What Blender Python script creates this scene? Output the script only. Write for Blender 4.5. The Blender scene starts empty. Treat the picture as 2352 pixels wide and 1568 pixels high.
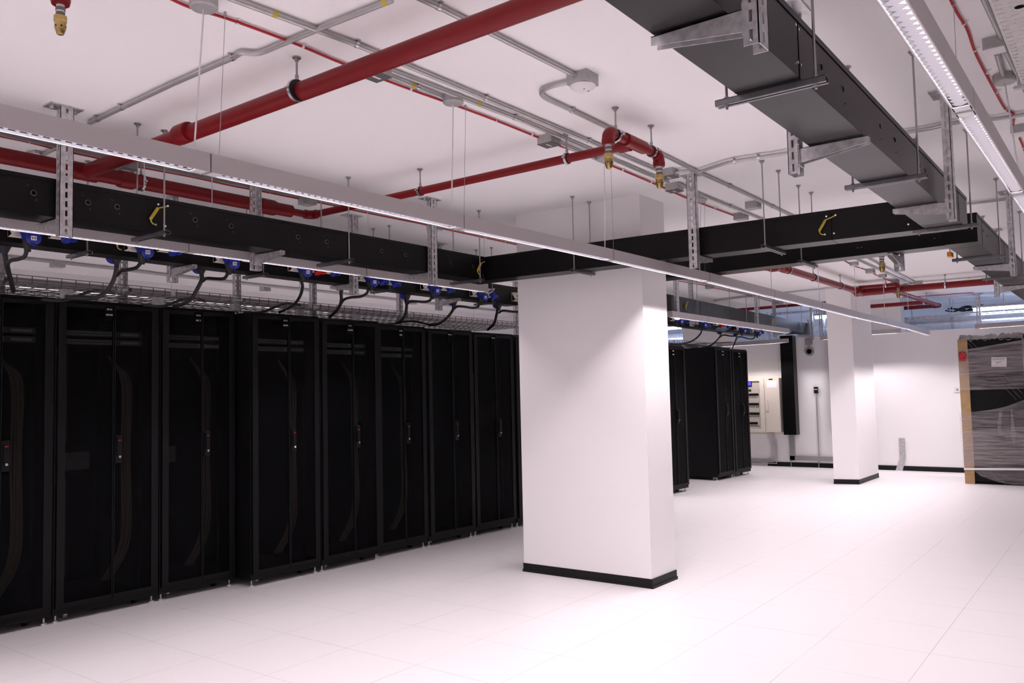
import bpy, math, random
from mathutils import Vector, Matrix
random.seed(7)
sc = bpy.context.scene
COL = sc.collection
# ------------------------------------------------------------------ camera
F_PX, YAW, PIT, ROL, CAMH = 1910.6, .643077, .0610731, .0225354, 1.57382
ZC = 3.16            # soffit height
def _axes():
    cp, sp, cy, sy = math.cos(PIT), math.sin(PIT), math.cos(YAW), math.sin(YAW)
    f = Vector((cp*cy, cp*sy, sp)); r = Vector((sy, -cy, 0)); d = f.cross(r)
    c, s = math.cos(ROL), math.sin(ROL)
    return c*r + s*d, c*d - s*r, f
RT, DN, FW = _axes()
CAM = Vector((0, 0, CAMH))
cd = bpy.data.cameras.new('camera'); cam = bpy.data.objects.new('camera', cd); COL.objects.link(cam)
cd.sensor_width = 36; cd.lens = F_PX/2352*36; cd.clip_start = .02; cd.clip_end = 100
m3 = Matrix((RT, -DN, -FW)).transposed()
cam.matrix_world = Matrix.Translation(CAM) @ m3.to_4x4()
sc.camera = cam
def at(px, py, **k):
    """measure: the point of the room seen at a photo pixel, on the plane x= / y= / z= ..."""
    d = RT*((px-1176)/F_PX) + DN*((py-784)/F_PX) + FW
    a, v = next(iter(k.items())); i = 'xyz'.index(a)
    return CAM + d*((v-CAM[i])/d[i])
def V(*a): return Vector(a)
# ------------------------------------------------------------------ materials
def nt(name):
    m = bpy.data.materials.new(name); m.use_nodes = True
    n = m.node_tree; b = n.nodes['Principled BSDF']
    return m, n, b
def P(name, col, rough=.5, metal=0., spec=.5, noise=0., scale=20., bump=0., bscale=200., emit=None, es=0.):
    m, n, b = nt(name)
    b.inputs['Base Color'].default_value = (*col, 1); b.inputs['Roughness'].default_value = rough
    b.inputs['Metallic'].default_value = metal; b.inputs['Specular IOR Level'].default_value = spec
    tc = None
    if noise or bump:
        tc = n.nodes.new('ShaderNodeTexCoord')
    if noise:
        t = n.nodes.new('ShaderNodeTexNoise'); t.inputs['Scale'].default_value = scale; t.inputs['Detail'].default_value = 4
        n.links.new(tc.outputs['Object'], t.inputs['Vector'])
        r = n.nodes.new('ShaderNodeValToRGB')
        r.color_ramp.elements[0].position = .3; r.color_ramp.elements[1].position = .7
        r.color_ramp.elements[0].color = (*[c*(1-noise) for c in col], 1)
        r.color_ramp.elements[1].color = (*[min(1, c*(1+noise)) for c in col], 1)
        n.links.new(t.outputs['Fac'], r.inputs['Fac']); n.links.new(r.outputs['Color'], b.inputs['Base Color'])
    if bump:
        t = n.nodes.new('ShaderNodeTexNoise'); t.inputs['Scale'].default_value = bscale
        n.links.new(tc.outputs['Object'], t.inputs['Vector'])
        u = n.nodes.new('ShaderNodeBump'); u.inputs['Strength'].default_value = bump; u.inputs['Distance'].default_value = .002
        n.links.new(t.outputs['Fac'], u.inputs['Height']); n.links.new(u.outputs['Normal'], b.inputs['Normal'])
    if emit:
        b.inputs['Emission Color'].default_value = (*emit, 1); b.inputs['Emission Strength'].default_value = es
    return m
M = {}
M['paint'] = P('white_paint', (.885, .87, .875), .85, bump=.15, bscale=160)
M['soffit'] = P('soffit_paint', (.945, .93, .935), .9, bump=.12, bscale=120)
M['skirt'] = P('black_skirting', (.010, .010, .011), .45, spec=.2)
M['powder'] = P('black_powder_coat', (.0055, .0055, .0063), .42, spec=.15)
M['duct'] = P('black_duct_steel', (.0035, .0034, .0035), .33, spec=.22, noise=.15, scale=6)
M['hole'] = P('dark_opening', (.002, .002, .002), .9, spec=.1)
M['rim'] = P('bare_steel_rim', (.35, .34, .32), .35, .9)
M['galv'] = P('galvanised_steel', (.58, .575, .59), .42, .75, noise=.22, scale=38)
M['zinc'] = P('zinc_conduit', (.50, .49, .485), .38, .6, noise=.06, scale=15)
M['cast'] = P('cast_box_grey', (.46, .455, .45), .5, .35, noise=.1, scale=30)
M['boxlid'] = P('dark_grey_cover', (.16, .16, .165), .45, .3)
M['strut'] = P('dark_zinc_strut', (.20, .20, .215), .38, .8, noise=.15, scale=25)
M['wire'] = P('basket_wire', (.13, .13, .135), .5, .5)
M['rod'] = P('threaded_rod', (.40, .39, .39), .4, .85)
M['red'] = P('red_pipe_paint', (.195, .007, .010), .38, spec=.3, bump=.06, bscale=60)
M['redcable'] = P('red_cable_sheath', (.42, .018, .03), .45)
M['brass'] = P('brass', (.50, .36, .14), .28, 1., noise=.12, scale=25)
M['ptfe'] = P('white_sealing_tape', (.82, .80, .78), .7)
M['blue'] = P('blue_plastic', (.008, .022, .26), .35)
M['redplas'] = P('red_plastic', (.48, .012, .01), .35)
M['cream'] = P('cream_plastic', (.72, .68, .60), .5)
M['rubber'] = P('black_rubber', (.009, .009, .009), .5)
M['white'] = P('white_label', (.82, .80, .80), .6)
M['silver'] = P('luminaire_aluminium', (.47, .44, .445), .5, .15)
M['louvre'] = P('louvre_aluminium', (.80, .79, .83), .35, .25)
M['reflect'] = P('shade_toned_reflector', (.06, .065, .09), .3, .2)  # near-black base colour paints the aluminium as if in shadow
M['clear'] = P('clear_cord', (.72, .72, .74), .35)
M['yellow'] = P('yellow_sheath', (.55, .46, .05), .55)
M['green'] = P('green_sheath', (.10, .22, .04), .5)
M['tube'] = P('fluorescent_glow', (1, 1, 1), emit=(1., .90, .95), es=2.2)
M['bluetube'] = P('cool_fluorescent_glow', (1, 1, 1), emit=(.58, .70, 1.), es=15)
M['chrome'] = P('polished_lock', (.85, .85, .85), .15, 1.)
M['redlogo'] = P('red_logo_print', (.55, .02, .02), .5)
M['text'] = P('printed_lettering', (.75, .75, .75), .6)
M['ink'] = P('dark_print', (.02, .02, .025), .6)
M['card'] = P('brown_cardboard', (.42, .27, .13), .85, noise=.1, scale=10)
M['redlabel'] = P('red_sticker', (.62, .03, .035), .5)
M['foil'] = P('duct_foil', (.75, .76, .78), .28, .85, noise=.1, scale=12, bump=.5, bscale=18)
M['beige'] = P('cabinet_beige', (.70, .64, .56), .45)
M['glass'] = None
M['screen'] = P('meter_screen', (.02, .02, .2), .3, emit=(.12, .1, .9), es=.8)
M['panelgrey'] = P('patch_panel_grey', (.55, .54, .56), .5)
M['trunk'] = P('cable_tan', (.19, .15, .115), .7)
M['traywhite'] = P('perforated_steel', (.60, .585, .57), .5, .3, noise=.12, scale=30)
M['orange'] = P('orange_tag', (.75, .30, .02), .5)
M['siren'] = P('grey_siren_plastic', (.30, .30, .30), .5)
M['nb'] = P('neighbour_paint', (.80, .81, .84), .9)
M['clamp'] = P('bright_zinc_clamp', (.62, .62, .64), .25, .9)
def floor_mat():
    m, n, b = nt('raised_floor_tiles')
    N, L = n.nodes, n.links
    tc = N.new('ShaderNodeTexCoord'); sp = N.new('ShaderNodeSeparateXYZ'); L.new(tc.outputs['Object'], sp.inputs[0])
    def math_(op, a, b_=None, c=None):
        q = N.new('ShaderNodeMath'); q.operation = op
        for i, v in enumerate((a, b_, c)):
            if v is None: continue
            if isinstance(v, (int, float)): q.inputs[i].default_value = v
            else: L.new(v, q.inputs[i])
        return q.outputs[0]
    def joint(s, off):
        f = math_('FRACT', math_('DIVIDE', math_('ADD', s, 60-off), .6))
        d = math_('ABSOLUTE', math_('SUBTRACT', f, .5))          # .5 at the joint
        return math_('MINIMUM', math_('MAXIMUM', math_('MULTIPLY', math_('SUBTRACT', d, .4965), 500.), 0.), 1.)
    ja, jb = joint(sp.outputs['X'], .006), joint(sp.outputs['Y'], .4553)
    nz = N.new('ShaderNodeTexNoise'); nz.inputs['Scale'].default_value = 1.6; nz.inputs['Detail'].default_value = 2
    L.new(tc.outputs['Object'], nz.inputs['Vector'])
    jm = math_('MULTIPLY', math_('MAXIMUM', ja, jb), math_('MULTIPLY_ADD', nz.outputs['Fac'], 1.6, -.25))
    jm = math_('MINIMUM', math_('MAXIMUM', jm, .08), 1.); jj = math_('MULTIPLY', jm, math_('MAXIMUM', ja, jb))
    s1 = N.new('ShaderNodeTexNoise'); s1.inputs['Scale'].default_value = 260; s1.inputs['Detail'].default_value = 3
    L.new(tc.outputs['Object'], s1.inputs['Vector'])
    r = N.new('ShaderNodeValToRGB'); r.color_ramp.elements[0].position = .35; r.color_ramp.elements[1].position = .65
    r.color_ramp.elements[0].color = (.675, .65, .657, 1); r.color_ramp.elements[1].color = (.79, .765, .775, 1)
    L.new(s1.outputs['Fac'], r.inputs['Fac'])
    mx = N.new('ShaderNodeMix'); mx.data_type = 'RGBA'; L.new(jj, mx.inputs[0]); L.new(r.outputs[0], mx.inputs[6])
    mx.inputs[7].default_value = (.25, .22, .25, 1); L.new(mx.outputs[2], b.inputs['Base Color'])
    b.inputs['Roughness'].default_value = .42; b.inputs['Specular IOR Level'].default_value = .35
    return m
M['floor'] = floor_mat()
def mesh_door_mat():
    # perforated steel leaf: fine holes let part of the inside through
    m, n, b = nt('perforated_door_leaf'); N, L = n.nodes, n.links
    b.inputs['Base Color'].default_value = (.0028, .0028, .0034, 1); b.inputs['Roughness'].default_value = .45; b.inputs['Specular IOR Level'].default_value = .08
    t = N.new('ShaderNodeBsdfTransparent'); mx = N.new('ShaderNodeMixShader'); mx.inputs[0].default_value = .5
    L.new(b.outputs[0], mx.inputs[1]); L.new(t.outputs[0], mx.inputs[2])
    L.new(mx.outputs[0], N['Material Output'].inputs['Surface']); return m
M['leaf'] = mesh_door_mat()
def glass_mat():
    m, n, b = nt('clear_pane'); N, L = n.nodes, n.links
    g = N.new('ShaderNodeBsdfGlossy'); g.inputs['Roughness'].default_value = .05
    t = N.new('ShaderNodeBsdfTransparent'); mx = N.new('ShaderNodeMixShader'); mx.inputs[0].default_value = .1
    L.new(t.outputs[0], mx.inputs[1]); L.new(g.outputs[0], mx.inputs[2]); L.new(mx.outputs[0], N['Material Output'].inputs['Surface']); return m
M['glass'] = glass_mat()
def film_mat():
    m, n, b = nt('stretch_film'); N, L = n.nodes, n.links
    tc = N.new('ShaderNodeTexCoord'); mp = N.new('ShaderNodeMapping'); mp.inputs['Scale'].default_value = (4, 3, 46)
    mp.inputs['Rotation'].default_value = (.06, 0, 0)
    L.new(tc.outputs['Object'], mp.inputs[0])
    t = N.new('ShaderNodeTexNoise'); t.inputs['Scale'].default_value = 1.; t.inputs['Detail'].default_value = 5; t.inputs['Distortion'].default_value = .6
    L.new(mp.outputs[0], t.inputs['Vector'])
    r = N.new('ShaderNodeValToRGB'); r.color_ramp.elements[0].position = .3; r.color_ramp.elements[1].position = .85
    r.color_ramp.elements[0].color = (.03, .03, .03, 1); r.color_ramp.elements[1].color = (.28, .28, .28, 1)
    L.new(t.outputs['Fac'], r.inputs[0])
    tr = N.new('ShaderNodeBsdfTransparent'); mx = N.new('ShaderNodeMixShader')
    b.inputs['Base Color'].default_value = (.62, .56, .57, 1); b.inputs['Roughness'].default_value = .22
    u = N.new('ShaderNodeBump'); u.inputs['Strength'].default_value = .5; u.inputs['Distance'].default_value = .01
    L.new(t.outputs['Fac'], u.inputs['Height']); L.new(u.outputs[0], b.inputs['Normal'])
    L.new(r.outputs[0], mx.inputs[0]); L.new(tr.outputs[0], mx.inputs[1]); L.new(b.outputs[0], mx.inputs[2])
    L.new(mx.outputs[0], N['Material Output'].inputs['Surface']); return m
M['film'] = film_mat(); M['crumple'] = P('crumpled_film', (.27, .25, .245), .35, noise=.4, scale=14)
# ------------------------------------------------------------------ mesh builder
class MB:
    def __init__(s): s.v, s.f = [], []
    def add(s, vs, fs):
        o = len(s.v); s.v += [tuple(p) for p in vs]; s.f += [tuple(i+o for i in q) for q in fs]; return s
    def box(s, c, sz, R=None):
        c = Vector(c); h = [q/2 for q in sz]; vs = []
        for x in (-1, 1):
            for y in (-1, 1):
                for z in (-1, 1):
                    p = Vector((x*h[0], y*h[1], z*h[2])); vs.append(c + (R @ p if R else p))
        return s.add(vs, [(0,1,3,2),(4,6,7,5),(0,4,5,1),(2,3,7,6),(0,2,6,4),(1,5,7,3)])
    def bb(s, a, b):      # box between two corners
        a, b = Vector(a), Vector(b); return s.box((a+b)/2, [abs(q) for q in (b-a)])
    def beam(s, p0, p1, w, h):   # box along p0->p1, w across, h up, line is its bottom centre
        p0, p1 = Vector(p0), Vector(p1); d = p1-p0; L = d.length; d.normalize()
        side = Vector((0,0,1)).cross(d)
        if side.length < 1e-4: side = Vector((0,1,0))
        side.normalize(); up = d.cross(side)
        R = Matrix((d, side, up)).transposed(); return s.box((p0+p1)/2 + up*h/2, (L, w, h), R)
    def ring(s, c, ax, r, n):
        ax = Vector(ax).normalized(); a = ax.orthogonal().normalized(); b = ax.cross(a)
        return [Vector(c) + (a*math.cos(2*math.pi*i/n) + b*math.sin(2*math.pi*i/n))*r for i in range(n)]
    def cyl(s, p0, p1, r, n=12, r2=None, cap=True):
        p0, p1 = Vector(p0), Vector(p1); d = p1-p0
        vs = s.ring(p0, d, r, n) + s.ring(p1, d, r if r2 is None else r2, n)
        fs = [(i, (i+1) % n, n+(i+1) % n, n+i) for i in range(n)]
        if cap: fs += [tuple(range(n-1, -1, -1)), tuple(range(n, 2*n))]
        return s.add(vs, fs)
    def lathe(s, o, ax, prof, n=16):     # prof: (distance along axis, radius)
        o = Vector(o); ax = Vector(ax).normalized(); vs = []
        for t, r in prof: vs += s.ring(o+ax*t, ax, max(r, 1e-5), n)
        fs = []
        for k in range(len(prof)-1):
            for i in range(n): fs.append((k*n+i, k*n+(i+1) % n, (k+1)*n+(i+1) % n, (k+1)*n+i))
        fs += [tuple(range(n-1, -1, -1)), tuple(range((len(prof)-1)*n, len(prof)*n))]
        return s.add(vs, fs)
    def tube(s, pts, r, n=8, smooth=0):
        pts = [Vector(p) for p in pts]
        if smooth: pts = crs(pts, smooth)
        t0 = (pts[1]-pts[0]).normalized(); a = t0.orthogonal().normalized(); vs = []
        for i, p in enumerate(pts):
            t = (pts[min(i+1, len(pts)-1)] - pts[max(i-1, 0)]).normalized()
            a = (a - t*a.dot(t)).normalized(); b = t.cross(a)
            vs += [p + (a*math.cos(2*math.pi*k/n) + b*math.sin(2*math.pi*k/n))*r for k in range(n)]
        fs = []
        for i in range(len(pts)-1):
            for k in range(n): fs.append((i*n+k, i*n+(k+1) % n, (i+1)*n+(k+1) % n, (i+1)*n+k))
        fs += [tuple(range(n-1, -1, -1)), tuple(range((len(pts)-1)*n, len(pts)*n))]
        return s.add(vs, fs)
    def prism(s, poly, d):   # polygon (list of 3D points) extruded by vector d
        n = len(poly); d = Vector(d); vs = [Vector(p) for p in poly] + [Vector(p)+d for p in poly]
        fs = [tuple(range(n-1, -1, -1)), tuple(range(n, 2*n))] + [(i, (i+1) % n, n+(i+1) % n, n+i) for i in range(n)]
        return s.add(vs, fs)
    def build(s, name, mat, parent=None, loc=None, ang=35):
        me = bpy.data.meshes.new(name); me.from_pydata(s.v, [], s.f); me.update()
        import bmesh
        bm = bmesh.new(); bm.from_mesh(me); bmesh.ops.recalc_face_normals(bm, faces=bm.faces); bm.to_mesh(me); bm.free()
        me.shade_smooth(); me.set_sharp_from_angle(angle=math.radians(ang))
        me.materials.append(mat if not isinstance(mat, str) else M[mat])
        o = bpy.data.objects.new(name, me); COL.objects.link(o)
        if parent is not None: o.parent = parent
        if loc is not None: o.location = loc
        return o
def crs(p, k):
    q = [p[0]*2-p[1]] + p + [p[-1]*2-p[-2]]; out = []
    for i in range(1, len(q)-2):
        a, b, c, d = q[i-1:i+3]
        for j in range(k):
            t = j/k; out.append(.5*((2*b) + (c-a)*t + (2*a-5*b+4*c-d)*t*t + (3*b-a-3*c+d)*t**3))
    out.append(p[-1]); return out
def tag(o, label=None, cat=None, group=None, kind=None):
    if label: o['label'] = label
    if cat: o['category'] = cat
    if group: o['group'] = group
    if kind: o['kind'] = kind
    return o
def thing(name, label, cat, loc=(0,0,0), rz=0, group=None):
    o = bpy.data.objects.new(name, None); COL.objects.link(o); o.empty_display_size = .1
    o.location = loc; o.rotation_euler = (0, 0, rz); return tag(o, label, cat, group)
def struct(name, mb, mat, parent=None):
    o = mb.build(name, mat, parent)
    if parent is None: o['kind'] = 'structure'
    return o
def dup(o, parent=None):
    c = o.copy(); COL.objects.link(c)
    if parent is not None: c.parent = parent
    for ch in list(o.children): dup(ch, c)
    return c
def text(body, size, mat, parent, loc, R, name='lettering', align='CENTER'):
    cu = bpy.data.curves.new(name, 'FONT'); cu.body = body; cu.size = size; cu.align_x = align; cu.align_y = 'CENTER'
    cu.extrude = .0006; cu.materials.append(M[mat])
    tmp = bpy.data.objects.new(name, cu); COL.objects.link(tmp)
    dg = bpy.context.evaluated_depsgraph_get(); me = bpy.data.meshes.new_from_object(tmp.evaluated_get(dg)); me.name = name
    bpy.data.objects.remove(tmp); o = bpy.data.objects.new(name, me); COL.objects.link(o); o.parent = parent
    o.matrix_local = Matrix.Translation(loc) @ R.to_4x4(); return o
def facing(nrm):       # rotation that turns text (+Z out, +X right) to face nrm, upright
    n = Vector(nrm).normalized(); x = Vector((0,0,1)).cross(n).normalized(); y = n.cross(x)
    return Matrix((x, y, n)).transposed()
# ------------------------------------------------------------------ room shell
X0, X1, Y0, Y1 = -8., 16.4, -4.2, 10.5
struct('floor', MB().bb((X0-.2, Y0-.2, -.1), (22.2, Y1+.2, 0)), 'floor')
struct('ceiling', MB().bb((X0-.2, Y0-.2, ZC), (22.2, Y1+.2, ZC+.15)), 'soffit')
struct('wall_left', MB().bb((X0-.15, Y1, 0), (22.2, Y1+.15, ZC)), 'paint')
struct('wall_right', MB().bb((X0-.15, Y0-.15, 0), (22.2, Y0, ZC)), 'paint')
struct('wall_back', MB().bb((X0-.15, Y0, 0), (X0, Y1, ZC)), 'paint')
wf = MB().bb((X1, Y0, 0), (X1+.14, Y1, 2.515)).bb((X1, 6.62, 2.5), (X1+.14, 7.72, ZC))
struct('wall_far', wf, 'paint')
struct('wall_beyond', MB().bb((22, Y0, 0), (22.15, Y1, ZC)), 'nb')
sk = MB().bb((X1-.012, Y0, 0), (X1, 5.98, .085)).bb((X1-.012, 8.6, 0), (X1, Y1, .085))
struct('baseboard_far', sk, 'skirt')
def pillar(n, a, b, c, d):      # four floor corners
    poly = [V(p[0], p[1], 0) for p in (a, b, c, d)]
    struct('pillar_%d' % n, MB().prism(poly, (0, 0, ZC)), 'paint')
    ce = sum(poly, V(0,0,0))/4
    mb = MB()
    for h, e in ((.075, .006), (.022, .012)):
        o = [p + (p-ce).normalized()*e*1.3 for p in poly]; i = [p + (ce-p).normalized()*.02 for p in poly]
        for k in range(4):
            q = (k+1) % 4; mb.prism([o[k], o[q], i[q], i[k]], (0, 0, h))
    struct('baseboard_pillar_%d' % n, mb, 'skirt')
pillar(1, (5.985, 3.158), (6.40, 3.15), (6.40, 4.41), (5.983, 4.405))
pillar(2, (13.884, 3.605), (15.05, 3.59), (14.95, 3.97), (13.79, 3.966))
struct('pillar_3', MB().bb((16.56, 3.43, 0), (16.85, 4.25, ZC)), 'paint')
# ------------------------------------------------------------------ server racks
RED = 'redlogo'
def rack(FL, FR, h, label, txt, group, depth=1.07, sparse=False, feet=True):
    FL, FR = Vector((*FL, 0)), Vector((*FR, 0)); w = (FR-FL).length - .006
    rz = -.0515
    t = thing('server_rack', label, 'server rack', FL, rz, group)
    zb = .055; T = 'powder'
    b = MB()      # local: x along the front, y into the depth
    b.bb((0, .03, zb), (.02, depth, h)).bb((w-.02, .03, zb), (w, depth, h))
    b.bb((.02, .03, h-.02), (w-.02, depth, h)).bb((.02, .03, zb), (w-.02, depth, zb+.02)).bb((.02, depth-.02, zb+.02), (w-.02, depth, h-.02))
    b.build('body', T, t)
    f = MB()      # front frame the door hangs in
    f.bb((0, 0, zb), (.012, .03, h)).bb((w-.012, 0, zb), (w, .03, h)).bb((.012, 0, h-.02), (w-.012, .03, h)).bb((.012, 0, zb), (w-.012, .03, zb+.045))
    f.build('front_frame', T, t)
    z0, z1, md = zb+.05, h-.024, w*.535
    for k, (a, c) in enumerate(((.015, md-.003), (md+.003, w-.015))):
        e = .026 if k == 0 else .0
        d = MB(); sl, sr = (.052, .007) if k == 0 else (.007, .052)
        d.bb((a, -.022, z0), (a+sl, -.002, z1)).bb((c-sr, -.022, z0), (c, -.002, z1)).bb((a+sl, -.022, z1-.03), (c-sr, -.002, z1)).bb((a+sl, -.022, z0), (c-sr, -.002, z0+.03))
        d = d.build('door', T, t)
        MB().bb((a+sl, -.016, z0+.03), (c-sr, -.013, z1-.03)).build('mesh_panel', 'leaf', d)
        if k == 1:
            hz = h*.522
            hb = MB().bb((a+.006, -.034, hz-.11), (a+.056, -.022, hz+.1)).bb((a+.016, -.046, hz-.055), (a+.046, -.034, hz+.075))
            hb.build('handle', T, d)
            MB().cyl((a+.031, -.052, hz-.062), (a+.031, -.034, hz-.062), .0095, 14).build('lock', 'chrome', d)
            if txt: text('APC', .015, RED, d, V(a+.031, -.0475, hz+.06), facing((0, -1, 0)), 'logo')
    if txt:
        p = MB().bb((md-.075, -.0245, h-.142), (md-.006, -.022, h-.032)).build('name_plate', 'hole', t)
        for i, s in enumerate(txt):
            text(s, .0165 if i == 0 else .0178, 'text', p, V(md-.04, -.0252, h-.058-.042*i), facing((0, -1, 0)))
    if feet:
        for x in (.035, w-.035):
            MB().lathe((x, .04, 0), (0, 0, 1), ((0, .022), (.012, .02), (.014, .007), (.06, .007)), 12).build('levelling_foot', 'galv', t)
        for x in (.13, w-.13):
            MB().cyl((x-.014, .13, .027), (x+.014, .13, .027), .027, 14).bb((x-.018, .11, .04), (x+.018, .15, .058)).build('caster', 'rubber' if x > .2 else 'galv', t)
    for y in (.10,):          # mounting rails seen through the leaves
        for x in (.09, w-.115):
            MB().bb((x, y, zb+.03), (x+.025, y+.02, h-.03)).build('mounting_rail', T, t)
    t['w'] = w
    return t, w, h
RK = [
 ((2.07, 6.31), (2.834, 6.268), 2.335, ('SR-25', 'ADMIN'), 'black server rack cut by the left edge of the photo'),
 ((2.834, 6.268), (3.617, 6.225), 2.33, ('SR-24', 'IBANK'), 'black server rack with the name plate SR-24 IBANK'),
 ((3.617, 6.225), (4.292, 6.19), 2.325, ('SR-23', 'SEC 2'), 'black server rack with the name plate SR-23 SEC 2'),
 ((4.295, 5.997), (5.017, 5.959), 2.305, ('SR-22', 'SPARE'), 'black server rack with the name plate SR-22 SPARE standing forward of its left neighbour'),
 ((5.017, 5.959), (5.73, 5.922), 2.294, ('SR-21', 'BLADES'), 'black server rack with the name plate SR-21 BLADES'),
 ((5.733, 5.99), (6.428, 5.947), 2.28, ('SR-20', 'VISA'), 'black server rack with the name plate SR-20 VISA'),
 ((6.428, 5.947), (7.145, 5.917), 2.268, ('MDA-01',), 'black server rack with the name plate MDA-01'),
 ((7.145, 5.917), (7.859, 5.87), 2.258, ('MDA-02',), 'black server rack with the name plate MDA-02'),
 ((7.862, 5.87), (8.57, 5.835), 2.252, None, 'black server rack showing only a sliver beside the near pillar')]
WHICH = ['the leftmost rack', 'rack SR-24', 'rack SR-23', 'rack SR-22', 'rack SR-21', 'rack SR-20', 'rack MDA-01', 'rack MDA-02']
for i, (a, b, h, tx, lb) in enumerate(RK):
    t, w, h = rack(a, b, h, lb, tx, 'server racks in the left row')
    if i > 7: continue
    if i < 6:       # patch panels near the top
        for j, zz in enumerate((h-.26, h-.325)):
            p = thing('patch_panel', '%s grey patch panel at the top inside %s' % (('upper', 'lower')[j], WHICH[i]), 'patch panel', t.location, t.rotation_euler.z, 'patch panels behind the rack doors')
            x0 = .095
            MB().bb((x0, .088, zz), (w-.095, .10, zz+.044)).build('face_plate', 'boxlid', p)
            pm = MB()
            for q in range(22):
                u = x0+.02+q*.0155
                if u > w-.14: break
                for r in (.006, .026): pm.bb((u, .083, zz+r), (u+.011, .089, zz+r+.012))
            pm.bb((w*.56, .082, zz+.005), (w*.56+.03, .089, zz+.04)); pm.bb((w*.66, .083, zz+.012), (w*.84, .089, zz+.03))
            pm.build('port_row', 'panelgrey', p)
    cb = MB()
    sx = .165 if i in (6, 7) else w-.19
    for k in range(5):
        ox = sx + (k-2)*.017
        cb.tube([(ox-.10 if i not in (6, 7) else ox, .16, h-.40-.02*k), (ox, .15+.01*(k % 2), h-.62), (ox+.006*math.sin(k), .15, h*.5), (ox, .15+.01*(k % 2), .5), (ox-.12, .2, .2)], .0085, 6, 6)
    o = cb.build('cable_bundle', 'trunk', None, t.location); o.rotation_euler = t.rotation_euler
    tag(o, 'tan cable bundle running down inside %s' % WHICH[i], 'cable bundle', 'cable bundles behind the rack doors')
    if i == 1:
        for (za, zc) in ((1.27, 2.0), (.28, 1.0)): MB().bb((.10, .2, za), (.165, .22, zc)).build('cable_cover', 'trunk', t)
    if i in (1, 2):
        vb = MB().bb((.11, .12, 1.07), (.30 if i == 1 else .2, .14, 1.2))
        for q in range(9): vb.bb((.115, .112, 1.075+q*.0135), (.295 if i == 1 else .195, .12, 1.081+q*.0135))
        vb.build('vent_panel', 'boxlid', t)
for a, b, h, lb in [((11.22, 5.652), (11.95, 5.61), 2.225, 'black server rack beside the near pillar, left of the gap in the far row'),
                    ((13.44, 5.77), (14.09, 5.735), 2.275, 'black server rack right of the gap showing its dark side panel'),
                    ((14.095, 5.735), (14.756, 5.703), 2.255, 'black server rack at the far right end of the row')]:
    t, w, h = rack(a, b, h, lb, None, 'server racks in the far row')
    for k in range(2):
        MB().bb((w*.535-.065, -.0245, h-.085-.055*k), (w*.535-.02, -.022, h-.07-.055*k)).build('name_plate', 'text', t)
# ------------------------------------------------------------------ overhead metalwork
ZT = 2.56            # underside of the closed cable ducts
def slotted(mb, o, u, v, n, w, L, t=.003, sw=.012, sl=.032, pitch=.05):
    """plate with a row of real slots: o corner, u across, v along, n thickness"""
    o, u, v, n = Vector(o), Vector(u), Vector(v), Vector(n); R = Matrix((u, v, n)).transposed()
    def bx(a, b, c, d):
        if d-c < 1e-4: return
        mb.box(o + u*(a+b)/2 + v*(c+d)/2 + n*t/2, (b-a, d-c, t), R)
    bx(0, (w-sw)/2, 0, L); bx((w+sw)/2, w, 0, L)
    z = 0.; k = max(1, int(L/pitch)); off = (L-k*pitch)/2
    for i in range(k+1):
        s = off + i*pitch - (pitch-sl)/2; e = off + i*pitch + (pitch-sl)/2
        bx((w-sw)/2, (w+sw)/2, max(0, s), min(L, e))
def bracket(xy, d, label, zbot=2.45, arm=.27, w=.07, group='cantilever hangers', plate=True, ztop=None, dep=.042):
    d = Vector((*d, 0)).normalized(); s = Vector((-d.y, d.x, 0)); p = Vector((*xy, 0)); zt = ztop or ZC
    t = thing('cantilever_hanger', label, 'hanger', (xy[0], xy[1], zbot), 0, group); o = Vector(t.location)
    L = zt-.008-zbot; mb = MB(); Z = Vector((0,0,1))
    slotted(mb, -s*w/2 - d*dep, s, Z, d, w, L)
    slotted(mb, -s*w/2 - d*dep, d, Z, s, dep, L, sw=.009); slotted(mb, s*(w/2-.003) - d*dep, d, Z, s, dep, L, sw=.009)
    mb.build('post', 'galv', t)
    if plate:
        pm = MB(); R = Matrix((s, d, Z)).transposed()
        pm.box((0, 0, L+.004), (.17, .1, .008), R)
        for k in (-1, 1): pm.cyl(s*.06*k + Z*(L-.016), s*.06*k+Z*L, .011, 6)
        pm.build('ceiling_plate', 'galv', t)
    za = ZT-.004-zbot; am = MB(); a0, a1 = Vector((0,0,za)), d*arm + Vector((0,0,za))
    R = Matrix((d, s, Z)).transposed(); q = .02
    for k in (-1, 1):
        pt = [s*q*k, d*arm+s*q*k, d*arm+s*q*k-Z*.026, s*q*k-Z*.062]
        am.prism([x+Z*za for x in pt], s*(-.0025*k))
    slotted(am, -s*q + Z*(za-.0025), s, d, Z, 2*q, arm, .0025, .01, .03, .06)
    am.box(Z*(za-.03), (.008, .06, .085), R)
    am.build('arm', 'galv', t); return t
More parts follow.
